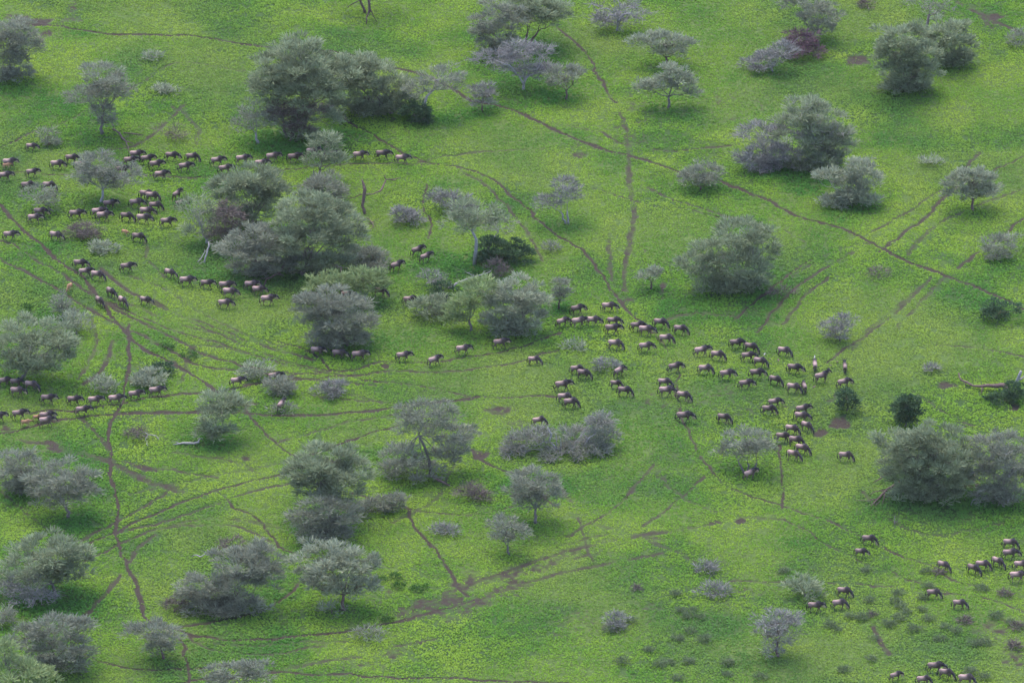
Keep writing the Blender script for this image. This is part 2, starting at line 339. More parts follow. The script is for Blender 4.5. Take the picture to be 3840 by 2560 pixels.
def ground_mat():
    m, nt, p = newmat('green_ground'); g = N(nt, 'ShaderNodeNewGeometry'); pos = g.outputs['Position']
    s = N(nt, 'ShaderNodeAttribute', attribute_name='soil'); l = N(nt, 'ShaderNodeAttribute', attribute_name='lush')
    n1 = noise(nt, 2.2, 6, .7, pos); n2 = noise(nt, .12, 4, .6, pos); n3 = noise(nt, 7, 5, .75, pos)
    c = ramp(nt, n1.outputs['Fac'], [(.3, (.040,.060,.015)), (.5, (.068,.105,.022)), (.72, (.12,.17,.031))])
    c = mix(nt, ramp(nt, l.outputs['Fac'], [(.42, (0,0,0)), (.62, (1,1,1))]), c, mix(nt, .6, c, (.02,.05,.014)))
    fa = N(nt, 'ShaderNodeAttribute', attribute_name='far'); n4 = noise(nt, 3.5, 6, .75, pos)
    c = mix(nt, fa.outputs['Fac'], c, mix(nt, ramp(nt, n2.outputs['Fac'], [(.35, (0,0,0)), (.65, (1,1,1))]), ramp(nt, n4.outputs['Fac'], [(.35, (.022,.052,.010)), (.65, (.062,.105,.015))]), ramp(nt, n4.outputs['Fac'], [(.35, (.032,.06,.011)), (.65, (.078,.115,.018))])))
    so_ = ramp(nt, n3.outputs['Fac'], [(.3, (.022,.016,.012)), (.6, (.052,.038,.028)), (.8, (.095,.072,.054))])
    f = math_(nt, 'ADD', s.outputs['Fac'], math_(nt, 'MULTIPLY', math_(nt, 'SUBTRACT', n3.outputs['Fac'], .5), .7))
    f = ramp(nt, f, [(.2, (0,0,0)), (.52, (1,1,1))])
    nt.links.new(mix(nt, f, c, so_), p.inputs['Base Color']); p.inputs['Roughness'].default_value = .95
    bp = N(nt, 'ShaderNodeBump'); bp.inputs['Strength'].default_value = .8; bp.inputs['Distance'].default_value = .12
    nt.links.new(n1.outputs['Fac'], bp.inputs['Height']); nt.links.new(bp.outputs[0], p.inputs['Normal']); return m
M['ground'] = ground_mat()
FAR = 1.0-((PU > -90) & (PU < W+90) & (PVv > -90) & (PVv < H+110))
def grid_part(name, faces, extra=None):
    """faces: index array (n,4) into the grid"""
    used, inv = np.unique(faces.ravel(), return_inverse=True)
    co = np.stack([X.ravel()[used], Y.ravel()[used], Z.ravel()[used]], 1); fs = inv.reshape(-1, 4).astype(np.int32)
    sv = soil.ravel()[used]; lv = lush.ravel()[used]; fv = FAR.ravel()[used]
    if extra is not None:
        n0 = len(co); co = np.concatenate([co, extra[0]]); fs = np.concatenate([fs, extra[1]+n0]); sv = np.concatenate([sv, np.zeros(len(extra[0]))])
        lv = np.concatenate([lv, np.full(len(extra[0]), .3)]); fv = np.concatenate([fv, np.ones(len(extra[0]))])
    me = bpy.data.meshes.new(name); me.vertices.add(len(co)); me.vertices.foreach_set('co', co.astype(np.float32).ravel())
    me.loops.add(fs.size); me.loops.foreach_set('vertex_index', fs.ravel().astype(np.int32))
    me.polygons.add(len(fs)); me.polygons.foreach_set('loop_start', np.arange(0, fs.size, 4, dtype=np.int32))
    for nm, v in (('soil', sv), ('lush', lv), ('far', fv)):
        a = me.attributes.new(nm, 'FLOAT', 'POINT'); a.data.foreach_set('value', v.astype(np.float32))
    me.update(calc_edges=True); me.polygons.foreach_set('use_smooth', np.ones(len(fs), bool)); me.materials.append(M['ground'])
    return link(name, me)
idx = np.arange(NX*NY).reshape(NY, NX)
F = np.stack([idx[:-1, :-1], idx[:-1, 1:], idx[1:, 1:], idx[1:, :-1]], -1).reshape(-1, 4)
ft = tid[:-1, :-1].ravel()
R_ = 9000.0                                                    # the plain runs on to the horizon round the detailed part
x0, x1, y0, y1 = gx[0], gx[-1], gy[0], gy[-1]
ring = np.array([(x0,y0,0),(x1,y0,0),(x1,y1,0),(x0,y1,0),(-R_,-R_,0),(R_,-R_,0),(R_,R_,0),(-R_,R_,0)], float)
rf = np.array([(4,5,1,0),(5,6,2,1),(6,7,3,2),(7,4,0,3)])
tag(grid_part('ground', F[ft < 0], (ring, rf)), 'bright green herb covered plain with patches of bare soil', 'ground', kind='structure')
for k, t in enumerate(TRAILS):
    s = F[ft == k]
    if len(s): tag(grid_part('path', s), t[2], 'path', kind='structure')

# ------------------------------------------------------------------ ground cover: leafy herbs growing in low clumps
def ground_cover():
    r = np.random.RandomState(5)
    inside = (PU > -90) & (PU < W+90) & (PVv > -90) & (PVv < H+110)
    area = inside.sum()*GS*GS
    n = int(area*DENS)
    # sample grid cells inside the visible trapezoid
    cells = np.flatnonzero(inside.ravel()); c = r.choice(cells, n)
    x = X.ravel()[c]+r.rand(n)*GS; y = Y.ravel()[c]+r.rand(n)*GS
    s = samp(soil, x, y); l = samp(lush, x, y)
    cl = fbm(x, y, .9, 81, 3)
    keep = (r.rand(n) > np.clip(s*2.5, 0, 1)*.97) & (cl+r.rand(n)*.2 > .42)
    x, y, s, l, cl = x[keep], y[keep], s[keep], l[keep], cl[keep]; n = len(x)
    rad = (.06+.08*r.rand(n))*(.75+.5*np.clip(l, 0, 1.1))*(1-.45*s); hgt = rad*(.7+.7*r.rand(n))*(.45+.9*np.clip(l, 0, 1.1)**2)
    K = 5; xs = np.repeat(x, K); ys = np.repeat(y, K); rr = np.repeat(rad, K); hh = np.repeat(hgt, K)
    th = r.rand(n*K)*2*np.pi; ph = np.arccos(1-r.rand(n*K)*.95)      # directions on a dome
    d = np.stack([np.sin(ph)*np.cos(th), np.sin(ph)*np.sin(th), np.cos(ph)], 1)
    z0 = np.repeat(samp(Z, x, y), K)
    c = np.stack([xs+d[:, 0]*rr*.8, ys+d[:, 1]*rr*.8, z0+d[:, 2]*hh+.02], 1)
    nrm = d+r.randn(n*K, 3)*.25; nrm[:, 2] += .45; nrm /= np.linalg.norm(nrm, axis=1, keepdims=True)
    a = np.cross(nrm, r.randn(n*K, 3)); a /= np.linalg.norm(a, axis=1, keepdims=True); b = np.cross(nrm, a)
    sz = (rr*(.45+.35*r.rand(n*K)))[:, None]; a = a*sz; b = b*sz*(.6+.4*r.rand(n*K))[:, None]
    V = np.stack([c-a, c-b, c+a, c+b], 1)
    # tint: which herb it is (yellow-green low herb .. blue-green broad leaf)
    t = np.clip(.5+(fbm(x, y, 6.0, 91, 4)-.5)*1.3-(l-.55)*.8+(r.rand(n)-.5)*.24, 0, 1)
    t = np.clip(np.repeat(t, K)+(r.rand(n*K)-.5)*.12, 0, 1)
    me = quads_mesh('ground_cover', V, M['herb'], t); return tag(link('ground_cover', me), 'low leafy green herbs carpeting the plain', 'ground cover', kind='stuff')
DENS = 36.0
def herb_mat():
    m, nt, p = newmat('herb_leaf'); at_ = N(nt, 'ShaderNodeAttribute', attribute_name='tint'); g = N(nt, 'ShaderNodeNewGeometry')
    col = ramp(nt, at_.outputs['Fac'], [(.05, (.075,.20,.032)), (.35, (.135,.265,.034)), (.65, (.20,.325,.038)), (1.0, (.285,.39,.05))])
    nz = noise(nt, .035, 3, .55, g.outputs['Position']); f = ramp(nt, nz.outputs['Fac'], [(.46, (0,0,0)), (.62, (1,1,1))])
    col = mix(nt, math_(nt, 'MULTIPLY', f, .35), col, (.16,.20,.07))
    nt.links.new(col, p.inputs['Base Color']); p.inputs['Roughness'].default_value = .9; p.inputs['Specular IOR Level'].default_value = .1
    t = N(nt, 'ShaderNodeBsdfTranslucent'); nt.links.new(col, t.inputs[0]); ms = N(nt, 'ShaderNodeMixShader'); ms.inputs[0].default_value = .25
    nt.links.new(p.outputs[0], ms.inputs[1]); nt.links.new(t.outputs[0], ms.inputs[2]); nt.links.new(ms.outputs[0], nt.nodes['Material Output'].inputs[0]); return m
M['herb'] = herb_mat()
# ------------------------------------------------------------------ trees and bushes
# (name, category, leaf kind, bark, label, base point or None, lobes [(x, y, rx, ry)] in photo pixels, options)
T_ = 'acacia_tree'; B_ = 'thorn_bush'
TREES = [
 # upper left
 (T_,'grey','bark','dark grey thorn tree cut off by the left edge near the top',(20,185),[(35,78,42,30),(10,110,40,35),(60,112,28,20),(22,142,36,28)],{}),
 (T_,'grey','bark','airy grey-green upper left tree with a dead bough at its foot',(234,308),[(230,182,48,28),(268,200,28,20),(195,222,38,18),(245,215,36,24),(236,258,20,20),(245,280,16,12)],dict(dens=.75)),
 (B_,'pale','bark','tiny pale thorn sprig alone on the upper left grass',None,[(352,130,18,9)],dict(dens=.5)),
 (B_,'pale','bark','thin pale patch of thorn right of the airy upper left tree',None,[(368,205,14,7),(392,210,16,8)],dict(dens=.4)),
 (B_,'brown','barkred','brown dead thorn tangle above the upper file',None,[(388,300,26,14),(402,315,18,10)],dict(dens=.35)),
 (B_,'grey','barkred','faint grey sprig with a rusty base near the far left animal',None,[(108,308,18,11),(116,328,14,10)],dict(dens=.4)),
 (T_,'grey','white','grey tree with a pale trunk standing in the left end of the upper file',(234,466),[(222,378,36,22),(278,400,34,18),(190,402,28,16),(238,412,34,20),(262,415,26,14)],dict(dens=.8,white=.5)),
 (B_,'grey','bark','thin grey-green bush with a red dead stem on the left',(124,486),[(92,448,30,20),(112,462,22,14)],dict(dens=.5)),
 (B_,'brown','barkred','low grey and brown thorn mound below the left cluster of animals',None,[(196,528,26,16),(168,538,18,11),(205,542,16,10)],{}),
 (B_,'pale','bark','low pale spiky bush under the brown thorn mound',None,[(225,568,18,11),(244,574,20,12)],dict(dens=.6)),
 (B_,'grey','bark','wispy grey bush in front of the lone brown youngster',(142,728),[(140,698,18,20),(148,718,20,12)],dict(dens=.7)),
 (B_,'pale','bark','wispy pale bush above the big umbrella tree on the left edge',(176,765),[(170,738,30,16),(182,752,22,12)],dict(dens=.6)),
 (T_,'acacia','bark','wide green umbrella tree on the left edge with two pale stems',(45,874),[(72,772,68,28),(22,800,40,24),(100,812,48,26),(50,835,40,20),(140,785,28,16),(80,838,36,16)],dict(pale=.3)),
 (B_,'pale','bark','small pale green bush beside the forked trail on the left',None,[(345,868,26,14),(330,878,22,11)],{}),
 (B_,'dark','bark','dark green bush behind the small pale bush by the left trail',None,[(374,848,20,13)],dict(dens=.6)),
 (B_,'pale','bark','thin pale bush above the middle of the lower left file',None,[(228,880,24,13),(246,892,20,13)],dict(dens=.55)),
 (B_,'pale','bark','small pale bush right of the stray animal at lower left centre',None,[(588,850,26,15),(578,862,16,10)],dict(dens=.6)),
 (B_,'grey','barkred','round grey bush with reddish base under a walking animal',None,[(634,888,28,16),(648,898,18,12)],{}),
 (B_,'grey','bark','faint thorn sprig beside the animal facing away',None,[(652,938,24,9)],dict(dens=.35)),
 (B_,'ash','bark','ash grey spiky bush alone between the two middle trails',None,[(748,900,24,14),(772,892,24,13)],{}),
 (T_,'acacia','bark','slim green tree beside the lowest left file with a white log',(484,1010),[(510,925,44,18),(500,948,34,16),(540,930,24,12),(498,982,36,18),(478,996,20,10)],dict(dens=.9)),
 (B_,'brown','white','small purple dead tangle with bleached twigs on the lower left',None,[(315,998,19,12)],{}),
 (T_,'grey','bark','dark grey tree left of the round lower left tree',(48,1135),[(48,1068,36,26),(28,1095,28,24),(66,1098,30,20)],dict(dens=.9)),
 (T_,'grey','bark','rounded grey tree with several stems on the lower left',(160,1190),[(136,1100,58,25),(108,1125,38,22),(172,1122,38,22),(142,1142,44,18)],{}),
 (T_,'acacia','bark','broad tree with a twisted pale trunk near the left bottom edge',(130,1368),[(108,1265,62,24),(150,1282,46,26),(75,1300,50,22),(165,1310,36,20),(120,1318,44,18),(40,1335,38,16)],dict(pale=.2)),
 (T_,'ash','white','spiky leafless bush in front of the twisted trunk, bottom left',(80,1390),[(70,1345,44,20),(45,1365,30,14),(90,1370,26,14)],dict(dens=.5,white=1.0)),
 (T_,'grey','barkred','large dark grey tree in the bottom left corner',(110,1542),[(125,1448,50,22),(188,1442,24,16),(100,1475,38,20),(150,1485,44,22),(55,1460,38,16),(180,1510,26,18)],{}),
 (T_,'bright','bark','yellow-green crown filling the very bottom left corner',(40,1605),[(38,1545,50,22),(85,1565,38,18),(10,1500,20,26)],{}),
 (B_,'grey','bark','small olive bush cut by the left edge near the bottom',None,[(8,1420,22,18)],{}),
 (T_,'grey','barkred','low leaning grey-green tree by the bottom left trail fork',(376,1512),[(348,1452,48,18),(378,1470,34,16),(368,1488,24,12)],{}),
 (T_,'grey','bark','grey crown rising from the bottom edge left of centre',(560,1600),[(540,1548,54,16),(586,1542,34,16),(505,1560,24,12)],{}),
 (B_,'brown','white','purple dead brush with arched bleached twigs behind the big grey bush',None,[(536,1256,26,13),(550,1268,18,10)],dict(dens=.8)),
 (T_,'grey','bark','massive round grey-green bush above the bottom left trail',(545,1400),[(545,1295,55,30),(598,1290,38,34),(462,1350,38,26),(500,1375,34,26),(555,1340,44,26),(610,1325,30,22),(430,1372,22,14),(520,1395,26,14)],dict(dens=1.2)),
 (B_,'brown','barkred','small brown bush at the left foot of the massive grey bush',None,[(400,1392,24,17)],{}),
 (T_,'pale','barkred','pale flat topped umbrella tree in the lower middle with a short red trunk',(789,1400),[(742,1280,52,26),(818,1292,46,20),(765,1318,56,22),(728,1342,36,14),(835,1342,26,12),(790,1358,40,12),(845,1300,24,9)],dict(dens=1.1)),
 (B_,'grey','barkred','thin twiggy undergrowth beneath the pale flat topped tree',None,[(762,1398,24,14)],dict(dens=.35)),
 (T_,'acacia','bark','large round deep green umbrella tree, lower centre left',(762,1200),[(755,1058,62,24),(712,1085,42,22),(795,1085,44,24),(755,1105,62,24),(725,1120,40,16),(785,1125,38,14)],dict(dens=1.2)),
 (T_,'grey','bark','grey leafless thicket under the large round green umbrella tree',(740,1238),[(735,1165,46,26),(778,1178,44,26),(700,1200,30,24),(742,1210,40,20),(790,1205,30,16)],dict(dens=.8,pale=.4)),
 (B_,'grey','bark','low grey-green bush reaching right from the thicket',None,[(850,1168,36,15),(890,1158,34,11),(912,1145,18,9)],{}),
 (T_,'grey','bark','tall tree in the lower centre with a bare curved grey trunk',(990,1095),[(985,950,58,18),(970,975,44,20),(1022,1000,46,24),(1040,1030,34,24),(925,1048,48,20),(905,1075,30,12),(955,1085,44,18),(1015,1052,34,16)],dict(trunk=[(990,1095),(986,1060),(975,1025),(962,1000)],dens=.9)),
 (B_,'brown','barkred','brown dead bush right of the fallen bough',None,[(1080,1130,26,11),(1100,1140,20,13)],dict(dens=.9)),
 (T_,'grey','bark','round grey tree right of the lower centre trail',(1230,1200),[(1230,1105,44,24),(1205,1130,30,20),(1256,1135,28,22),(1228,1155,36,16)],{}),
 (T_,'grey','bark','small grey-green tree left below the round grey tree',(1168,1272),[(1160,1208,32,18),(1182,1225,26,15),(1150,1235,18,12)],dict(dens=.8)),
 (B_,'ash','bark','low ash grey bush right of the winding lower trail',None,[(1008,1215,18,10),(1032,1219,20,10)],dict(dens=.7)),
 (B_,'grey','bark','low grey-green bush beside the bottom bare patch',None,[(850,1458,28,14)],dict(dens=.55)),
 (T_,'grey','white','spreading half dead tree with bleached white limbs, below centre',(1282,1036),[(1205,1015,30,20),(1182,1035,22,14),(1240,1000,24,14),(1335,1005,38,22),(1378,995,36,22),(1290,1042,34,16),(1350,1032,44,16),(1380,965,26,10)],dict(white=1.0,dens=.75,limbs=[[(1280,1032),(1272,1022),(1262,1015),(1250,1013),(1238,1020),(1226,1028)],[(1262,1015),(1266,1000),(1260,988),(1258,980)],[(1278,1028),(1278,1008),(1274,992)],[(1286,1030),(1288,1012),(1284,1000)],[(1250,1013),(1244,1002),(1246,992)],[(1340,1025),(1350,1010),(1362,1000),(1370,990)],[(1350,1010),(1344,1000)]])),
 (B_,'ash','bark','round ash grey bush among the grazing animals',None,[(1396,837,22,13)],{}),
 (B_,'pale','bark','faint pale thorn patch above the round ash bush',None,[(1318,797,22,10)],dict(dens=.35)),
 # top
 (T_,'grey','barkred','tree cut by the top edge with only its red trunks in view',(844,28),[(840,-75,50,22),(800,-60,30,14)],dict(stems=2)),
 (T_,'acacia','bark','huge flat umbrella tree in the upper left half with pale trunks',(672,318),[(690,118,46,22),(640,152,54,28),(702,160,62,30),(760,165,44,26),(655,192,56,20),(725,200,56,22),(612,195,30,16),(705,225,58,18),(640,215,40,14)],dict(stems=3,dens=1.15)),
 (T_,'brown','barkred','leafless purple-grey understorey tree below the huge umbrella tree',(668,322),[(665,265,42,26),(705,250,36,22),(690,290,26,14),(640,250,24,18)],dict(dens=.8)),
 (T_,'acacia','bark','dark right neighbour of the huge umbrella tree, leaning right',(905,262),[(775,185,46,26),(805,165,54,26),(840,148,34,18),(865,178,52,26),(825,212,56,16),(905,200,34,22),(925,235,30,14)],dict(dens=1.1)),
 (B_,'dark','bark','dark green bush at the foot of the slender white stemmed tree',None,[(950,258,28,20),(970,275,18,11)],{}),
 (T_,'grey','white','slender tree with a curved white stem right of the umbrella trees',(972,277),[(1010,178,38,20),(975,205,34,14),(1038,195,26,13)],dict(dens=.6,trunk=[(972,277),(974,245),(980,222),(992,210)])),
 (T_,'grey','white','thin grey tree with a white stem left below the huge umbrella tree',(593,330),[(592,262,36,24),(574,285,28,18)],dict(dens=.5)),
 (T_,'ash','barkred','small round ash pink tree beside the upper trail',(1108,256),[(1107,213,22,18),(1107,232,20,12)],{}),
 (T_,'acacia','barkred','green umbrella tree at the top with a forked reddish trunk',(1210,106),[(1248,30,50,25),(1208,14,40,20),(1275,42,26,16),(1220,42,30,14)],dict(stems=2)),
 (T_,'grey','bark','dense ash grey tree left of the top umbrella tree',(1158,128),[(1128,42,34,32),(1150,82,40,24),(1182,42,24,24),(1110,75,22,16)],dict(dens=.9,pale=.3)),
 (T_,'ash','white','half dead tree with spreading silver boughs in the upper middle',(1203,206),[(1140,136,44,9),(1190,112,26,15),(1182,150,38,16),(1240,122,24,18),(1226,165,36,10),(1255,158,18,8)],dict(white=1.1,dens=.5,limbs=[[(1203,195),(1196,182),(1186,172),(1172,176)],[(1203,192),(1210,178),(1226,170),(1252,160),(1262,165)],[(1186,172),(1170,150),(1140,140),(1105,135)],[(1206,188),(1200,165),(1190,150)],[(1226,170),(1240,150),(1248,132)]])),
 (T_,'grey','barkred','small umbrella shaped tree right of the silver boughed tree',(1300,228),[(1296,175,34,14),(1325,165,16,10),(1288,190,24,9)],dict(dens=.8)),
 (T_,'ash','white','bare silver white tree cut by the top edge',(1418,72),[(1420,12,46,24),(1445,32,34,18),(1392,45,26,14),(1420,52,34,12)],dict(white=1.3,dens=.3,limbs=[[(1418,62),(1418,45),(1412,28),(1400,10)],[(1418,50),(1430,34),(1450,30),(1462,42),(1455,52)],[(1416,40),(1400,34),(1392,46),(1386,58)],[(1420,45),(1440,22),(1465,18)],[(1414,34),(1395,20),(1378,22)],[(1420,38),(1424,18),(1420,2)]])),
 (T_,'pale','barkred','pale grey spreading bush tree in the upper middle right',(1530,150),[(1485,95,28,12),(1530,98,38,14),(1565,100,24,10),(1538,120,30,13)],dict(dens=.85)),
 (T_,'pale','bark','small tree with a straight trunk and layered crown below the pale spreading one',(1535,248),[(1540,158,16,8),(1545,178,32,13),(1568,193,26,9),(1480,200,18,11),(1510,196,26,10),(1590,212,14,8)],dict(dens=.95)),
 (T_,'grey','bark','grey tree behind the purple bush at the top right',(1855,90),[(1850,12,36,22),(1884,38,32,24),(1888,65,26,14)],dict(stems=2)),
 (B_,'purple','barkred','round purple bush in the upper right',None,[(1842,98,30,22),(1845,118,36,16)],dict(dens=1.3)),
 (B_,'ash','white','low grey bush left of the purple bush with bleached twigs',(1775,165),[(1795,118,24,16),(1775,140,32,18),(1740,148,26,14)],dict(white=.5)),
 (T_,'acacia','bark','large dark green tree mass in the upper right, left part',(2085,212),[(2070,82,46,24),(2052,115,38,24),(2105,125,38,22),(2062,150,38,22),(2110,160,40,20),(2085,185,42,16)],dict(dens=1.2)),
 (T_,'acacia','bark','right part of the dark tree mass in the upper right',(2190,152),[(2182,78,42,24),(2205,105,30,20),(2160,100,28,16),(2208,130,20,12)],dict(dens=1.1)),
 (T_,'grey','bark','thin tall tree with a leaning grey trunk behind the dark tree mass',(2122,118),[(2135,8,42,20),(2158,25,24,12)],dict(dens=.35,trunk=[(2122,118),(2128,65),(2134,35)])),
 (B_,'brown','barkred','small brown bush at the top edge right of centre',None,[(1993,10,16,9)],{}),
 (B_,'grey','bark','pale bush cut by the right edge near the top',None,[(2340,92,24,16)],dict(dens=.7)),
 (T_,'acacia','bark','large mixed tree on the upper right with silver lower boughs',(1870,388),[(1852,252,38,20),(1885,268,36,20),(1835,300,52,26),(1885,318,40,22),(1920,332,34,14),(1880,358,44,16),(1925,308,24,16)],dict(white=1.0)),
 (T_,'ash','white','silver grey left half of the large mixed tree',(1800,388),[(1738,302,34,18),(1782,318,42,22),(1762,350,38,16),(1728,368,30,18),(1800,352,34,14)],dict(white=1.2,dens=.7)),
 (T_,'pale','white','pale green tree leaning left under the large mixed tree',(1950,470),[(1902,405,30,10),(1978,388,26,18),(1985,415,38,20),(1952,432,36,16),(1940,455,22,9)],dict(dens=1.1)),
 (B_,'grey','barkred','round grey bush with a plum base beside the long trail',(1610,436),[(1618,396,28,16),(1588,412,24,15),(1622,415,22,12)],{}),
 (T_,'pale','barkred','pale umbrella tree alone on the right',(2233,484),[(2230,420,48,15),(2215,438,38,16),(2262,442,26,13),(2240,405,30,10)],dict(dens=1.0)),
 (B_,'pale','bark','tiny pale sprig on the right grass above the long trail',None,[(2136,371,22,9)],dict(dens=.35)),
 (B_,'grey','barkred','grey bush with a rusty base near the right edge',None,[(2298,562,32,20),(2285,585,26,14)],dict(dens=.8)),
 (B_,'dark','barkred','dark brownish bush at the right edge below the long trail',None,[(2300,710,34,18),(2285,725,24,11)],dict(dens=.5)),
 (B_,'brown','barkred','small brown thorn patch between the right diagonal trails',None,[(2020,628,20,10)],dict(dens=.6)),
 (B_,'brown','barkred','low brown thorn strip right of the large lichen green tree',None,[(1795,672,26,8)],dict(dens=.5)),
 (B_,'ash','barkred','small leaning pinkish grey bush right of the herd',(1930,782),[(1940,738,20,11),(1912,752,22,12),(1926,768,20,10)],{}),
 (T_,'acacia','white','large round lichen green tree right of centre',(1690,668),[(1705,538,52,28),(1745,570,34,32),(1660,582,52,30),(1605,605,34,20),(1700,615,56,26),(1635,632,32,18),(1722,648,30,14)],dict(pale=.4)),
 (T_,'pale','barkred','miniature umbrella tree on a thin stem right of the trail junction',(1495,664),[(1488,634,18,8),(1506,624,12,7)],dict(dens=.9)),
 (T_,'grey','barkred','thin pole like sapling above the grazing herd',(1283,708),[(1287,652,12,9),(1290,670,15,10),(1284,684,12,8)],dict(dens=.8)),
 (T_,'ash','white','grey double stemmed tree right of the upper centre trail',(1303,515),[(1296,425,22,14),(1305,448,26,14),(1262,466,26,13)],dict(stems=2,dens=.9)),
 (B_,'grey','bark','little thorn sprig right of the dark centre bush',None,[(1265,570,17,10)],dict(dens=.6)),
 # centre thickets
 (T_,'grey','bark','round grey ball shaped tree under the upper file',(742,470),[(740,425,36,18),(745,443,38,16)],dict(dens=1.2)),
 (T_,'acacia','bark','green domed tree over the purple tangle left of centre',(580,532),[(528,428,38,22),(575,415,48,20),(615,425,38,24),(565,448,52,20),(620,450,30,14)],dict(dens=1.1)),
 (T_,'brown','barkred','tall purple brown creeper tangle left of centre',(508,575),[(520,490,22,22),(505,520,20,22),(500,545,20,18),(540,505,20,18),(532,540,18,14)],dict(dens=.8)),
 (T_,'acacia','white','sparse green tree left of the purple tangle',(478,560),[(448,478,32,22),(462,505,32,18),(458,530,34,14)],dict(dens=.45)),
 (T_,'acacia','bark','widest feathery green umbrella tree in the centre thicket',(692,632),[(705,482,56,26),(765,505,50,30),(712,522,68,30),(785,545,42,24),(720,562,60,24),(668,545,28,20)],dict(dens=1.3)),
 (T_,'grey','bark','grey-green tree left below the widest umbrella tree',(652,635),[(545,568,36,16),(590,545,38,22),(615,578,44,18),(570,585,36,12),(655,595,36,18)],dict(dens=1.1)),
 (B_,'grey','bark','low grey wing of bush right below the widest umbrella tree',None,[(838,595,40,17),(808,588,28,14),(865,605,22,10)],dict(dens=1.1)),
 (B_,'brown','barkred','reddish dead brush in the shade of the widest umbrella tree',None,[(690,622,26,10)],dict(dens=.6)),
 (T_,'grey','bark','big grey-green tree in front of the centre thicket',(800,795),[(760,690,46,20),(725,705,36,20),(790,722,56,26),(745,735,46,18),(775,762,44,16),(835,745,28,16),(700,690,16,12)],dict(dens=1.1,pale=.3)),
 (B_,'bright','bark','small bright green crown on the left behind the big grey-green tree',(755,705),[(768,642,26,12),(742,655,30,13),(722,662,16,9)],{}),
 (T_,'bright','white','bright yellow-green umbrella above the half hidden animal',(838,702),[(842,640,34,18),(850,660,34,12),(820,655,20,11)],dict(dens=1.1)),
 (T_,'acacia','white','airy umbrella tree on a tall curved white trunk, centre',(1089,610),[(1095,490,46,18),(1062,512,34,14),(1110,508,36,13)],dict(dens=.65,trunk=[(1089,610),(1093,575),(1094,550),(1084,530)])),
 (T_,'grey','white','thin tree with a slanting white stem over the dark bush',(1118,582),[(1150,518,30,13)],dict(dens=.5,trunk=[(1118,582),(1126,560),(1138,542)])),
 (B_,'dark','barkred','wide dark olive bush right of centre',None,[(1148,575,40,22),(1185,585,34,18),(1118,592,24,13)],dict(dens=.8)),
 (B_,'brown','barkred','brown twigs hanging below the dark olive bush',None,[(1140,618,18,18),(1155,630,16,12)],dict(dens=.6)),
 (B_,'ash','barkred','grey bush left above the airy umbrella tree',None,[(1004,455,18,14),(1040,466,34,18),(1066,478,24,13)],{}),
 (B_,'ash','barkred','rounded grey bush with a dark base beside the narrow curving trail',None,[(925,494,26,15),(945,504,22,12)],dict(dens=1.1)),
 (B_,'ash','bark','thin pinkish grey bush left of the white fallen log',None,[(990,635,22,12),(1010,652,16,10)],dict(dens=.55)),
 (B_,'dark','bark','dark green bush at the left end of the white fallen log',None,[(1020,668,24,16)],dict(dens=.5)),
 (B_,'acacia','bark','low green bush hiding two animals, centre',None,[(985,702,34,15),(1000,720,30,12)],{}),
 (T_,'bright','bark','bright feathery tree with a bare pale trunk, right of centre thicket',(1083,760),[(1102,665,34,20),(1092,690,34,16),(1052,712,26,15),(1045,735,20,10)],{}),
 (T_,'pale','bark','wide olive grey tree at the right end of the centre thicket',(1195,768),[(1188,668,44,24),(1218,695,34,24),(1172,702,44,24),(1150,735,36,16),(1210,732,34,16)],dict(dens=1.1)),
 (T_,'acacia','bark','young green tree in front of the upper file',(720,424),[(750,322,26,14),(748,345,28,13),(728,372,26,12),(770,368,24,11)],dict(dens=.6)),
 # right
 (B_,'dark','barkred','small dark green tree below the animal rubbing close to it',(1946,945),[(1945,910,17,13),(1950,928,21,12)],dict(dens=.7)),
 (B_,'dark','bark','dense very dark round bush on the right',(2080,978),[(2088,924,18,12),(2074,942,24,18),(2090,948,20,16),(2080,962,19,12)],dict(dens=1.0)),
 (B_,'ash','bark','tiny grey sprig right of the herd',None,[(2140,846,12,8)],{}),
 (B_,'dark','bark','dark bush around the broken stump at the right edge',None,[(2335,900,22,20),(2300,915,26,12)],dict(dens=.7)),
 (T_,'acacia','bark','broad feathery umbrella tree on the lower right',(2155,1148),[(2075,1022,52,22),(2150,1010,50,22),(2115,1048,64,28),(2185,1050,46,28),(2140,1085,64,24),(2080,1075,44,18),(2190,1092,34,16),(2085,1098,36,16),(2130,1122,48,14)],dict(dens=1.3)),
 (T_,'grey','bark','grey tree behind the broad umbrella tree at the right edge',(2300,1155),[(2300,1022,54,18),(2268,1055,44,20),(2330,1055,40,24),(2300,1085,44,18),(2295,1120,34,14),(2345,1100,24,24)],dict(white=.5)),
 (B_,'purple','barkred','dark plum dead brush between the two lower right trees',None,[(2218,1105,20,22)],dict(dens=.8)),
 (T_,'grey','bark','grey many stemmed tree above a lone animal',(1718,1085),[(1722,1010,40,18),(1690,1036,36,14),(1738,1036,32,16)],dict(stems=3,dens=.9)),
 (B_,'acacia','bark','spiky round bush left of the lower right trio',None,[(1842,1348,32,18),(1855,1362,26,14)],dict(dens=.7)),
 (T_,'ash','barkred','pinkish grey dry tree on the bottom right',(1788,1508),[(1785,1425,42,18),(1800,1442,34,18),(1762,1448,26,14),(1785,1468,30,16),(1775,1495,18,9)],dict(dens=.7)),
 (B_,'ash','bark','small ash bush, upper of two near the bottom right of centre',None,[(1618,1304,22,12)],{}),
 (B_,'ash','barkred','small grey bush, lower of two near the bottom right of centre',None,[(1642,1357,25,13)],dict(dens=1.1)),
 (B_,'ash','barkred','thin pinkish bush near the bottom centre right',None,[(1415,1424,22,13),(1420,1438,14,9)],dict(dens=.7)),
]
z15 = lambda a, b: (1176+.4375*a, 1176+.4375*b)
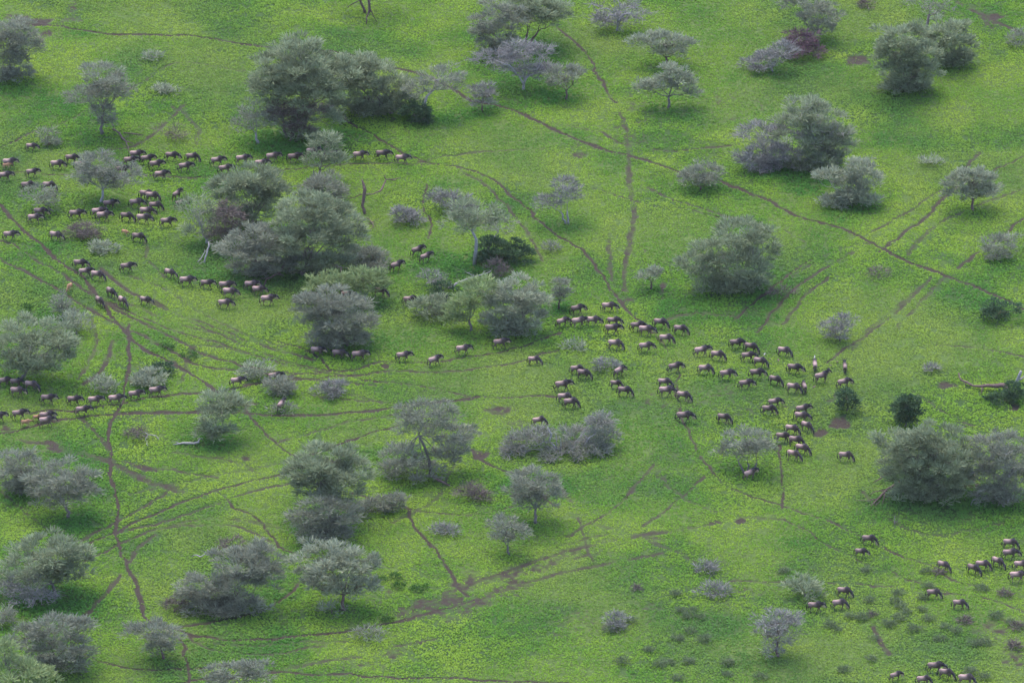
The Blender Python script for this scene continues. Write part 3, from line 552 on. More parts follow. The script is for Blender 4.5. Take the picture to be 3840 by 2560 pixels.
z16 = lambda a, b: (1764+.4375*a, 1176+.4375*b)
SCRUB = [z15(*p) for p in [(855,428),(990,548),(945,512),(890,515),(940,620),(1010,665),(720,720),(580,780),(820,785),(780,795),(925,780),(1120,787),(870,870),(1130,850),(1300,865),(625,568),(515,620),(870,662),(930,540),(660,400)]] + \
 [z16(*p) for p in [(90,308),(520,305),(835,310),(895,318),(1120,400),(840,390),(820,442),(530,462),(670,468),(700,495),(730,522),(810,508),(705,550),(845,558),(490,550),(550,540),(630,585),(330,590),(365,618),(760,610),(935,598),(1030,570),(905,665),(990,620),(1080,690),(1135,680),(545,770),(1060,835),(1130,865),(1270,575),(1200,540),(1240,430),(400,825),(690,425),(1310,600),(420,545),(550,660),(1300,700)]]
TUFTS = [(957,1353,15,9),(916,1345,14,9),(909,1325,12,8),(878,1330,12,7),(892,1424,12,6),(978,1346,6,5),(870,1285,10,5),(385,797,14,6),(435,815,16,9),(62,705,12,8),(1090,630,8,5)]

SKIRT = {(672,318),(692,632),(652,635),(800,795),(740,1238),(1195,768),(1690,668),(2155,1148),(2300,1155),(2085,212),(2190,152),(1870,388),(1800,388),(545,1400),(110,1542),(48,1135),(1158,128),(20,185),(1950,470),(580,532),(905,262)}
FAT = 1.27
def ell_dirs(r, n, zlo=-.35):
    d = r.randn(n*3, 3); d /= np.linalg.norm(d, axis=1, keepdims=True); d = d[d[:, 2] > zlo]; return d[:n]
def crown_quads(r, lobes, dens, blade, up=.3, tw=.05):
    """lobes: (centre, radii). Feathery sprays gathered in clumps over each lobe."""
    Vs, Ts = [], []; clumps = []
    for c, rad in lobes:
        a, b, cc = rad; S = 2*math.pi*((a*b)**.8+(a*cc)**.8+(b*cc)**.8)/1.5
        rc = min(max(.30*min(a, b), .22), .75); nc = max(int(S/(math.pi*rc*rc)*1.05), 5)
        d = ell_dirs(r, nc); nc = len(d)
        rf_ = .60+.50*r.rand(nc); ctr = np.asarray(c)+d*np.array(rad)*rf_[:, None]+r.randn(nc, 3)*rc*.3
        ctr[:, 2] = np.maximum(ctr[:, 2], .15)
        clumps.append((np.asarray(c), ctr))
        ns = max(int(160*dens*rc*rc/(blade[0]/.36)), 6); size = rc*(.7+.6*r.rand(nc))
        n = nc*ns; cs = np.repeat(ctr, ns, 0); od = np.repeat(d, ns, 0); sz = np.repeat(size, ns)[:, None]; ct = np.repeat(r.rand(nc), ns)
        u = r.randn(n, 3); u /= np.linalg.norm(u, axis=1, keepdims=True); u[:, 2] = np.abs(u[:, 2])*.8-.15
        p = cs+u*sz*(r.rand(n)**.5*1.08)[:, None]*np.array([1, 1, .62])
        dr = u*1.0+od*.45+r.randn(n, 3)*.3; dr[:, 2] = dr[:, 2]*.7+up; dr /= np.linalg.norm(dr, axis=1, keepdims=True)
        L = blade[0]*(.6+.8*r.rand(n))[:, None]; w = blade[1]*(.6+.8*r.rand(n))[:, None]
        sd_ = np.cross(dr, r.randn(n, 3)); sd_ /= np.linalg.norm(sd_, axis=1, keepdims=True)
        e = p+dr*L; V = np.stack([p-sd_*w*.5, p+sd_*w*.5, e+sd_*w*.3, e-sd_*w*.3], 1)
        V[..., 2] = np.maximum(V[..., 2], .03)
        Vs.append(V); Ts.append(np.clip(.5*ct+.5*r.rand(n)+.0, 0, 1))
    return np.concatenate(Vs), np.concatenate(Ts), clumps
def wiggle(r, a, b, n, amp):
    a = np.asarray(a, float); b = np.asarray(b, float); out = [a]
    for i in range(1, n):
        t = i/n; out.append(a+(b-a)*t+r.randn(3)*amp*np.linalg.norm(b-a)*math.sin(math.pi*t))
    out.append(b); return out

def add_tree(k, name, kind, bark, label, base, lobes, o, cat, group=None):
    r = np.random.RandomState(1000+k); dens = o.get('dens', 1.0)
    if base is None:
        lx = np.mean([l[0] for l in lobes]); ly = max(l[1]+l[3]*.55 for l in lobes); base = (lx, ly)
    bx, by, _ = at(*base); bz = gz(bx, by); bx, by, _ = at(base[0], base[1], bz); root_p = np.array([bx, by, bz])
    s = 1/mpp(by); L3 = []
    if base in SKIRT:
        xa = min(l[0]-l[2] for l in lobes); xb = max(l[0]+l[2] for l in lobes); low = max(l[1]+l[3] for l in lobes); w_ = (xb-xa)/2; yb = base[1]
        lobes = list(lobes)+[((xa+xb)/2-w_*.35, (low+yb)/2-6, w_*.38, 13), ((xa+xb)/2+w_*.3, (low+yb)/2-9, w_*.42, 14), ((xa+xb)/2, yb-10, w_*.3, 11)]
    for lx, ly, rx, ry in lobes:
        rx, ry = rx*FAT, ry*(1+(FAT-1)*.8); a = rx/s; b = min(a*.9, ry/s/math.sin(ELEV)*.9); cz = math.sqrt(max((ry/s)**2-(b*math.sin(ELEV))**2, (.30*a)**2))/math.cos(ELEV)
        y0 = by+(r.rand()-.5)*.5*a; p = onplane(lx, ly, y0)
        if p[2]-bz < cz*.7: p = at(lx, ly, bz+cz*.7)
        L3.append((p-root_p, (a, b, cz)))
    root = empty(name, tuple(root_p)); tag(root, label, cat, group)
    blade = {'acacia': (.50, .095), 'bright': (.48, .095), 'grey': (.44, .075), 'pale': (.44, .09), 'ash': (.46, .055), 'dark': (.26, .12),
             'purple': (.45, .05), 'brown': (.45, .045), 'scrub': (.28, .05), 'tuft': (.22, .07)}[kind]
    V, Tn, clumps = crown_quads(r, L3, dens*o.get('dm', 1.0), blade, up=.35 if kind in ('acacia', 'bright', 'pale') else .2)
    link('crown', quads_mesh('crown', V, M[kind], Tn), root)
    # trunk, limbs and boughs
    if o.get('notrunk'): return root
    mb = MB(); cen = np.mean([c for c, _ in L3], 0); size = max(sum(q[0] for _, q in L3)/len(L3), .5); hgt = max(cen[2], .6)
    n_st = o.get('stems', 1); stems = []
    tr0 = .06*hgt**.55+.025*size
    if 'trunk' in o:
        pts = [onplane(px, py, by)-root_p for px, py in o['trunk']]; pts[0] = np.array([0, 0, -.1])
        mb.tube(pts, [tr0*(1-.12*i) for i in range(len(pts))], 8); stems = [(pts[-1], tr0*.62)]
    else:
        for q in range(n_st):
            tx = (q-(n_st-1)/2)*.9*size*.5; f = .42+.15*r.rand(); e = np.array([cen[0]*f+tx, cen[1]*f*.6+r.randn()*.2, cen[2]*(.42 if name == T_ else .25)])
            b0 = np.array([tx*.45, r.randn()*.12*(n_st > 1), -.12])
            pts = wiggle(r, b0, e, 4, .05); rr = tr0*(1 if n_st == 1 else .72)
            mb.tube(pts, [rr*1.25, rr, rr*.9, rr*.82, rr*.72], 8); stems.append((pts[-1], rr*.70))
    thin = MB()
    for (c, rad), (_, ctr) in zip(L3, clumps):
        st = min(stems, key=lambda q: np.linalg.norm(q[0]-c)); e = c-np.array([0, 0, rad[2]*.35]); e[2] = max(e[2], .1)
        pts = wiggle(r, st[0], e, 4, .07); rr = st[1]*.62; mb.tube(pts, [rr, rr*.8, rr*.65, rr*.5, rr*.38], 6)
        nb = min(len(ctr), 14)
        for q in r.choice(len(ctr), nb, replace=False):
            p0 = pts[2+r.randint(3)]; pp = wiggle(r, p0, ctr[q], 3, .10); thin.tube(pp, [rr*.36, rr*.26, rr*.18, rr*.08], 4, cap=False)
    link('trunk', mb.mesh('trunk', M[bark]), root)
    wh = o.get('white', 0)
    if wh:                                                     # bleached leafless twigs outside the leaves
        for (c, rad), (_, ctr) in zip(L3, clumps):
            sel = ctr
            for q in sel[r.rand(len(sel)) < .75*wh]:
                for _ in range(int(2+2*wh)):
                    d = r.randn(3); d[2] = abs(d[2])*.4; d /= np.linalg.norm(d); out = (q-c); out = out/max(np.linalg.norm(out), 1e-6)
                    e = q+(d*.7+out*.6)*(.5+.6*r.rand()); thin.tube(wiggle(r, q-out*.3, e, 3, .16), [.026, .022, .018, .012], 4, cap=False)
    for ln in o.get('limbs', []):
        P = [onplane(px, py, by-.8)-root_p for px, py in ln]; P = [q for a_, b_ in zip(P[:-1], P[1:]) for q in (a_, (a_+b_)/2+r.randn(3)*.08)]+[P[-1]]
        thin.tube(P, list(np.linspace(.15 if len(ln) > 3 else .08, .03, len(P))), 6)
    link('bough', thin.mesh('bough', M['white'] if wh or o.get('pale') or bark == 'white' else M[bark]), root)
    return root
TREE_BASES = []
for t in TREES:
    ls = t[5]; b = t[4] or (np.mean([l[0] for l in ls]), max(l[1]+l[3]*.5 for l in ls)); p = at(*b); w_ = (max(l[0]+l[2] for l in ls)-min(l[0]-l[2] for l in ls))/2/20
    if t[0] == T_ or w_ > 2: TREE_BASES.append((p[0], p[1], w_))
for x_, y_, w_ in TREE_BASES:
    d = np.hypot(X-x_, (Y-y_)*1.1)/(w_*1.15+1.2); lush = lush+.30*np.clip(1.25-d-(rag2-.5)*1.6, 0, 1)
def build_trees():
    for k, (name, kind, bark, label, base, lobes, o) in enumerate(TREES):
        low = label.lower(); cat = 'tree' if name == T_ else 'bush'
        if kind in ('purple', 'brown') and name == B_: nm = 'dead_bush'
        elif name == B_: nm = 'thorn_bush'
        else: nm = 'acacia_tree'
        add_tree(k, nm, kind, bark, label, base, lobes, o, cat)
    ORD = ['first','second','third','fourth','fifth','sixth','seventh','eighth','ninth','tenth']
    # small grey shrubs of the lower right, in rows from the top
    S = sorted(SCRUB, key=lambda p: (int((p[1]-1290)//36), p[0])); rows = {}
    for p in S: rows.setdefault(int((p[1]-1290)//36), []).append(p)
    names = ['topmost','second','third','fourth','fifth','sixth','seventh','eighth']
    keys = sorted(rows)
    for ri, kx in enumerate(keys):
        for i, p in enumerate(rows[kx]):
            r = np.random.RandomState(int(p[0]*7+p[1])); rx = 6.5+6*r.rand()
            rowname = names[ri] if ri < len(names) else 'bottom'
            lab = f"small grey-green shrub, {nth(i)} from left in {rowname} row of lower right shrubs"
            kind = 'scrub' if r.rand() < .85 else 'brown'
            if kind == 'brown': lab = lab.replace('grey-green', 'brownish')
            add_tree(500+ri*30+i, 'low_shrub', kind, 'bark', lab, None, [(p[0], p[1], rx, rx*.6), (p[0]+rx*.6*(r.rand()-.5)*2, p[1]+2, rx*.7, rx*.42)], dict(dens=.38, notrunk=True), 'shrub', 'small shrubs dotted over the lower right grass')
    tl = ['fresh green tuft left of the bare patch, rightmost of its group','fresh green tuft beside the pale flat topped tree, largest upright one','fresh green tuft above the largest one by the flat topped tree','low fresh green tuft nearest the flat topped tree crown',
          'fresh green tuft touching the dark bottom trail','tiny fresh green tuft right of the rightmost tuft','small green tuft just above the flat topped tree right wing','dark green tuft above the left fork of the brown trail','second dark green tuft right above the forked left trail',
          'dark green tuft below the lone brown youngster','little green tuft by the curved white trunk']
    for i, (x, y, rx, ry) in enumerate(TUFTS):
        add_tree(900+i, 'green_tuft', 'tuft', 'bark', tl[i], None, [(x, y, rx*.8, ry*.8)], dict(dens=.6, notrunk=True), 'plant', 'fresh green tufts')
def nth(i):
    w = ['first','second','third','fourth','fifth','sixth','seventh','eighth','ninth','tenth','eleventh','twelfth','thirteenth','fourteenth','fifteenth','sixteenth']
    return w[i]
# ------------------------------------------------------------------ fallen logs and dead snags: branches drawn as point lists (x, y, height m, radius m)
LOGS = [
 ('fallen_log','barkred','forked dead bough lying at the foot of the airy upper left tree',[[(258,296,.5,.10),(275,307,.3,.12),(290,325,.25,.09),(305,331,.2,.04)],[(290,325,.25,.06),(295,338,.2,.05),(296,350,.1,.02)],[(262,292,.5,.05),(254,286,.6,.02)]]),
 ('fallen_log','barkred','short dead stick right of the forked bough on the upper left',[[(284,305,.2,.06),(305,307,.3,.08),(330,310,.2,.04)]]),
 ('fallen_log','white','bleached white log beside the slim tree above the lower left file',[[(398,1020,.15,.04),(420,1017,.25,.12),(445,1018,.25,.14),(456,1015,.4,.13),(460,1006,.9,.07)],[(412,1018,.2,.06),(404,1014,.4,.03)]]),
 ('fallen_log','white','bleached twigs lying right of the purple tangle',[[(325,990,.5,.03),(340,998,.6,.05),(358,1000,.5,.04),(366,1009,.2,.02)],[(340,998,.6,.03),(334,1012,.3,.02)],[(340,1024,.2,.03),(338,1012,.4,.015)]]),
 ('fallen_log','barkred','dead red bough fallen from the curved trunk tree, lower centre',[[(986,1092,.5,.16),(1000,1098,.6,.16),(1018,1107,.45,.13),(1036,1117,.2,.06)],[(1045,1122,.2,.05),(1062,1130,.3,.03)]]),
 ('fallen_log','white','white fallen bough with forked twigs right of centre',[[(1030,662,.4,.16),(1042,657,.8,.15),(1055,648,1.2,.12),(1070,642,1.5,.11),(1090,636,1.8,.07),(1108,630,2.0,.05),(1128,622,2.2,.03)],[(1088,638,1.7,.06),(1086,630,2.2,.03)],[(1108,630,2.0,.04),(1114,622,2.4,.02)],[(1083,632,1.6,.05),(1072,626,1.9,.03)]]),
 ('dead_snag','barkred','tall broken red snag with snapped bough above the centre thicket',[[(838,492,0,.16),(832,472,.9,.17),(836,452,1.9,.20),(838,436,2.7,.22),(834,420,3.5,.14),(831,412,3.9,.06)],[(836,446,2.1,.08),(856,446,1.3,.06),(868,440,.9,.08),(876,436,.8,.12),(882,422,1.0,.09),(886,412,1.3,.07),(905,414,1.0,.06),(920,408,.9,.03)],[(886,412,1.3,.06),(883,403,1.8,.04)],[(832,446,2.0,.06),(815,453,1.2,.05),(792,455,.6,.03)]]),
 ('fallen_log','barkred','small dead branch lying below the tall broken red snag',[[(842,500,.2,.05),(852,508,.3,.06),(858,520,.2,.05),(850,528,.1,.02)],[(852,508,.3,.04),(862,512,.3,.02)]]),
 ('dead_snag','white','white leaning dead stem under the purple tangle',[[(469,605,0,.09),(472,590,.8,.10),(477,572,1.6,.11),(479,555,2.4,.08)],[(454,602,.2,.06),(466,586,.7,.05),(472,575,1.2,.03)]]),
 ('fallen_log','barkred','long arching dead limb left of the centre thicket ending at the file',[[(606,657,.1,.06),(612,640,.5,.09),(630,632,.9,.11),(645,622,1.3,.13),(655,605,2.0,.15)]]),
 ('dead_snag','white','long bare silver limb across the front of the widest umbrella tree',[[(692,630,0,.16),(697,612,.9,.13),(715,607,1.2,.11),(745,604,1.4,.09),(775,608,1.3,.07),(790,606,1.4,.05)],[(770,608,1.3,.05),(790,614,1.0,.04),(806,616,.8,.02)],[(720,606,1.2,.05),(740,598,1.8,.03),(758,592,2.1,.02)]]),
 ('dead_snag','barkred','red dead post standing in front of the centre thicket',[[(786,672,0,.17),(784,655,1.1,.16),(783,640,1.9,.12),(784,615,3.3,.09)]]),
 ('dead_snag','bark','thin grey dead post standing right of the young green tree',[[(719,428,0,.08),(719,410,1.0,.08),(721,390,2.2,.06)]]),
 ('fallen_log','barkred','thick twisted brown fallen trunk near the right edge',[[(2202,856,.8,.06),(2207,872,.5,.09),(2220,877,.4,.13),(2235,886,.35,.12),(2255,887,.4,.17),(2280,886,.5,.22),(2300,884,.6,.26),(2312,888,.6,.24),(2320,902,.3,.20)],[(2256,889,.4,.08),(2254,903,.1,.04)],[(2220,878,.4,.08),(2218,886,.1,.04)]]),
 ('dead_snag','white','broken white stump at the right edge above the dark bush',[[(2335,884,0,.22),(2338,870,.8,.20),(2345,852,1.9,.14)],[(2337,872,.7,.12),(2350,866,1.0,.09),(2358,862,1.2,.05)]]),
 ('fallen_log','barkred','dead branch pile sticking out left of the broad lower right tree',[[(2068,1106,1.0,.14),(2048,1118,.7,.15),(2032,1130,.5,.14),(2020,1142,.35,.10),(2008,1154,.2,.07),(1994,1164,.1,.03)],[(2018,1146,.3,.06),(1995,1150,.3,.05),(1966,1149,.3,.02)],[(2032,1134,.5,.06),(2026,1156,.2,.03)],[(2040,1124,.6,.06),(2012,1128,.6,.05),(1998,1136,.3,.02)],[(2022,1150,.25,.04),(2010,1160,.2,.02)]]),
 ('fallen_log','barkred','upper dead bough left of the broad lower right tree',[[(2056,1087,.9,.12),(2038,1090,.7,.10),(2022,1098,.5,.07),(2005,1107,.3,.03)],[(2038,1090,.7,.05),(2020,1092,.6,.03)]]),
 ('fallen_log','white','short curved dead stick below the lower right trees',[[(2230,1159,.1,.05),(2236,1148,.2,.07),(2244,1144,.2,.06),(2250,1147,.1,.03)]]),
 ('dead_snag','barkred','leaning dead bough of the top edge tree touching the grass',[[(841,56,.1,.06),(842,40,.9,.09),(848,22,1.8,.09),(850,-5,3.4,.10)],[(865,51,.1,.04),(858,38,.8,.05),(851,22,1.8,.05)],[(798,18,.7,.03),(812,8,1.3,.06),(828,0,2.0,.06),(850,-1,3.2,.06)]]),
 ('dead_snag','white','arched bleached bough left of the purple dead brush',[[(440,1278,.2,.03),(452,1274,.5,.06),(462,1278,.5,.07),(470,1272,.8,.05),(472,1266,1.1,.03)]]),
 ('fallen_log','bark','dark forked twig standing alone below the lower right tree',[[(2056,1205,0,.05),(2055,1190,.6,.05),(2054,1184,.9,.03)],[(2055,1195,.4,.04),(2062,1197,.3,.02)]]),
 ('dead_snag','white','white bare twigs rising behind the lower right trees',[[(2264,1022,.8,.08),(2268,1008,1.6,.06),(2276,1000,2.1,.05),(2282,992,2.5,.02)]]),
]
def build_logs():
    for name, mat, lab, br in LOGS:
        b0 = br[0][0]; bp = at(b0[0], b0[1], b0[2]); ox, oy = bp[0], bp[1]; oz = gz(ox, oy); org = np.array([ox, oy, oz])
        root_o = None; mb = MB()
        for i, pts in enumerate(br):
            P = [at(x, y, oz+h+rr*.5)-org for x, y, h, rr in pts]; R0 = [max(q[3], .03) for q in pts]; P2, R2 = [], []
            rs = np.random.RandomState(int(pts[0][0]))
            for j in range(len(P)-1):
                P2 += [P[j], (P[j]+P[j+1])/2+rs.randn(3)*.05]; R2 += [R0[j], (R0[j]+R0[j+1])/2*(.9+.3*rs.rand())]
            P2.append(P[-1]); R2.append(R0[-1]); mb.tube(P2, R2, 7)
            if i > 0 or len(pts) > 3:                           # broken side twigs
                for _ in range(3):
                    j = rs.randint(1, len(P2)); d = rs.randn(3); d[2] = abs(d[2])*.6; mb.tube([P2[j], P2[j]+d*.25, P2[j]+d*.4+rs.randn(3)*.1], [R2[j]*.4, R2[j]*.25, .012], 5)
        tag(link(name, mb.mesh(name, M[mat]), None, tuple(org)), lab, 'log' if name == 'fallen_log' else 'dead tree')
# ------------------------------------------------------------------ wildebeest
def coat_mat(name):
    m, nt, p = newmat(name); a = N(nt, 'ShaderNodeAttribute', attribute_name='coat'); oi = N(nt, 'ShaderNodeObjectInfo')
    tc = N(nt, 'ShaderNodeTexCoord'); nz = noise(nt, 9, 4, .6, tc.outputs['Object'])
    f = math_(nt, 'ADD', math_(nt, 'MULTIPLY', oi.outputs['Random'], .7), math_(nt, 'MULTIPLY', nz.outputs['Fac'], .5))
    f = math_(nt, 'ADD', f, .42); v = N(nt, 'ShaderNodeVectorMath', operation='SCALE')
    nt.links.new(a.outputs['Vector'], v.inputs[0]); nt.links.new(f, v.inputs['Scale'])
    nt.links.new(v.outputs[0], p.inputs['Base Color']); p.inputs['Roughness'].default_value = .55; p.inputs['Specular IOR Level'].default_value = .3
    return m
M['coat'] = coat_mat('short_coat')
def plain(name, c, r=.7):
    m, nt, p = newmat(name); p.inputs['Base Color'].default_value = (*c, 1); p.inputs['Roughness'].default_value = r; return m
M['mane'] = plain('black_mane', (.016,.013,.018)); M['horn'] = plain('horn', (.05,.045,.045), .4)
M['beard'] = plain('straw_beard', (.38,.29,.18)); M['tailhair'] = plain('black_tail_hair', (.014,.012,.016)); M['calfdark'] = plain('calf_tail_hair', (.08,.04,.025))
BACK = (.32,.20,.175); FLANK = (.115,.068,.06); DARKF = (.032,.026,.034); LEG = (.085,.055,.05); HEADC = (.018,.015,.02); BROW = (.09,.06,.055)
CALF = (.27,.135,.07); CALF2 = (.36,.22,.13)
def pose(kind):
    """head height, neck, legs: sets of joints (x, y, z, rw, rh)"""
    P = {}
    P['torso'] = [(-.86,0,.98,.05,.07),(-.80,0,.98,.15,.17),(-.66,0,.99,.205,.25),(-.45,0,.97,.235,.26),(-.18,0,.95,.26,.285),(.08,0,.96,.26,.33),(.30,0,1.02,.235,.41),(.46,0,1.05,.205,.38),(.60,0,1.04,.165,.30),(.70,0,1.05,.12,.21)]
    if kind in ('graze', 'graze2'):
        dz = 0 if kind == 'graze' else .0; tx = 0 if kind == 'graze' else -.06
        P['neck'] = [(.42,0,1.06,.15,.26),(.66,0,.95,.12,.215),(.86,0,.78,.10,.17),(1.02+tx,0,.60,.095,.14)]
        P['head'] = [(1.00+tx,0,.62,.08,.09),(1.08+tx,0,.56,.095,.125),(1.15+tx,0,.42,.08,.105),(1.18+tx,0,.27,.065,.075),(1.20+tx,0,.14,.072,.072),(1.20+tx,0,.08,.05,.05)]
        P['poll'] = (1.04+tx,.64); P['hd'] = (.25,-.97)
    elif kind == 'low':
        P['neck'] = [(.42,0,1.06,.15,.26),(.70,0,1.02,.12,.21),(.92,0,.95,.10,.165),(1.08,0,.90,.095,.13)]
        P['head'] = [(1.06,0,.93,.08,.09),(1.15,0,.88,.095,.125),(1.25,0,.75,.08,.105),(1.32,0,.61,.065,.075),(1.37,0,.50,.072,.072),(1.38,0,.45,.05,.05)]
        P['poll'] = (1.10,.97); P['hd'] = (.5,-.86)
    elif kind == 'alert':
        P['neck'] = [(.42,0,1.06,.15,.26),(.62,0,1.18,.12,.20),(.74,0,1.34,.10,.15),(.82,0,1.45,.095,.13)]
        P['head'] = [(.80,0,1.50,.08,.09),(.90,0,1.46,.095,.125),(1.02,0,1.34,.08,.105),(1.12,0,1.22,.065,.075),(1.19,0,1.13,.072,.072),(1.21,0,1.09,.05,.05)]
        P['poll'] = (.86,1.56); P['hd'] = (.65,-.76)
    else:
        P['neck'] = [(.42,0,1.06,.15,.26),(.68,0,1.08,.12,.21),(.88,0,1.12,.10,.16),(1.02,0,1.15,.095,.13)]
        P['head'] = [(1.00,0,1.19,.08,.09),(1.09,0,1.15,.095,.125),(1.20,0,1.03,.08,.105),(1.29,0,.90,.065,.075),(1.35,0,.80,.072,.072),(1.37,0,.75,.05,.05)]
        P['poll'] = (1.04,1.24); P['hd'] = (.6,-.8)
    sw = {'walk': (.20,-.17,-.16,.19), 'walk2': (-.15,.20,.20,-.14), 'low': (.15,-.18,-.12,.17), 'graze': (.04,-.10,-.05,.10), 'graze2': (.14,-.12,-.14,.06), 'alert': (.03,-.03,-.02,.05)}[kind]
    L = []
    for (sy, s) in ((1, sw[0]), (-1, sw[1])):                    # front legs
        y = .13*sy; L.append([(.40,y*1.0,.88,.10,.16),(.42+.1*s,y*1.05,.66,.085,.11),(.43+.55*s,y,.42,.048,.055),(.42+.8*s-(.05 if s < 0 else 0),y,.26,.034,.036),(.43+1.0*s-(.10 if s < 0 else 0),y,.10+(.02 if s < 0 else 0),.036,.042),(.46+1.05*s-(.09 if s < 0 else 0),y,.0,.05,.06)])
    for (sy, s) in ((1, sw[2]), (-1, sw[3])):                    # hind legs: stifle forward, hock back
        y = .13*sy; L.append([(-.58,y,.95,.12,.22),(-.56+.2*s,y*1.05,.76,.10,.17),(-.56+.5*s,y,.60,.07,.105),(-.72+.8*s,y,.43,.042,.055),(-.69+.95*s,y,.26,.034,.038),(-.66+1.05*s,y,.10,.036,.042),(-.63+1.1*s,y,.0,.05,.06)])
    P['legs'] = L; return P
def body_mesh(P, calf=False):
    mb = MB(); cols = []
    def tube(js, col):
        mb.tube([j[:3] for j in js], [(j[3], j[4]) for j in js], 12)
        for (a, b) in zip(js[:-1], js[1:]):
            for t in (0, .5): cols.append((*(a[i]+(b[i]-a[i])*t for i in range(3)), (a[3]+b[3])/2, col))
        cols.append((*js[-1][:3], js[-1][3], col))
    tube(P['torso'], 0); tube(P['neck'], 1); tube(P['head'], 2)
    for l in P['legs']: tube(l, 3)
    me0 = bpy.data.meshes.new('tmp'); me0.from_pydata([tuple(v) for v in mb.v], [], mb.f); o = bpy.data.objects.new('tmp', me0); scn.collection.objects.link(o)
    rm = o.modifiers.new('r', 'REMESH'); rm.mode = 'VOXEL'; rm.voxel_size = .026; sm = o.modifiers.new('s', 'SMOOTH'); sm.factor = .5; sm.iterations = 3
    dg = bpy.context.evaluated_depsgraph_get(); me = bpy.data.meshes.new_from_object(o.evaluated_get(dg)); bpy.data.objects.remove(o); me.name = 'body'
    n = len(me.vertices); co = np.empty(n*3, np.float32); me.vertices.foreach_get('co', co); co = co.reshape(-1, 3); no = np.empty(n*3, np.float32); me.vertex_normals.foreach_get('vector', no); no = no.reshape(-1, 3)
    cp = np.array([c[:3] for c in cols]); cr = np.array([max(c[3], .04) for c in cols]); ck = np.array([c[4] for c in cols])
    d = np.sqrt(((co[:, None]-cp[None])**2).sum(-1))/cr[None]; w = 1/(d**5+1e-4)
    wk = np.stack([(w*(ck == k)).sum(1) for k in range(4)], 1); wk /= wk.sum(1, keepdims=True)
    x, y, z = co.T; cl = lambda v: np.clip(v, 0, 1)[:, None]; A = lambda c: np.array(c)[None]
    if calf:
        tor = A(CALF)*(1-cl((.75-z)*4))+A(CALF2)*cl((.75-z)*4); c = wk[:, :1]*tor+wk[:, 1:2]*A(CALF)+wk[:, 2:3]*A(CALF)*.45+wk[:, 3:]*A(CALF2)
    else:
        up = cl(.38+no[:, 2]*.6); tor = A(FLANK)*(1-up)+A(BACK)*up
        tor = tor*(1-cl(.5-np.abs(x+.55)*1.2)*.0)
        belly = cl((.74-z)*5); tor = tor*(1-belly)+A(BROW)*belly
        fr = cl((x+.22+.30*(z-.9))*1.7)                        # dark fore quarters
        stripe = (.5+.5*np.sin((x+.12*np.sin(z*6))*46))[:, None]*cl((x-.0)*6)*cl((.62-x)*6)
        tor = tor*(1-fr)+(A(FLANK)*.62*(1-stripe*.75))*fr; nk = A(DARKF)*1.6*(1-stripe*.3)
        ridge = cl((z-1.24)*9)*cl((x-.02)*5); tor = tor*(1-ridge*.85)+A(DARKF)*ridge*.85
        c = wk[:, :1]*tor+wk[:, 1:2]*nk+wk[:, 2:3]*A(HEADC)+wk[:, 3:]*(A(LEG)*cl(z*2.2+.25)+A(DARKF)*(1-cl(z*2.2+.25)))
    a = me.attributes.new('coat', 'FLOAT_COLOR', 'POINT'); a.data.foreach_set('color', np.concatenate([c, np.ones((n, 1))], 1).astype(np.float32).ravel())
    me.polygons.foreach_set('use_smooth', [True]*len(me.polygons)); me.materials.clear(); me.materials.append(M['coat']); me.update(); return me
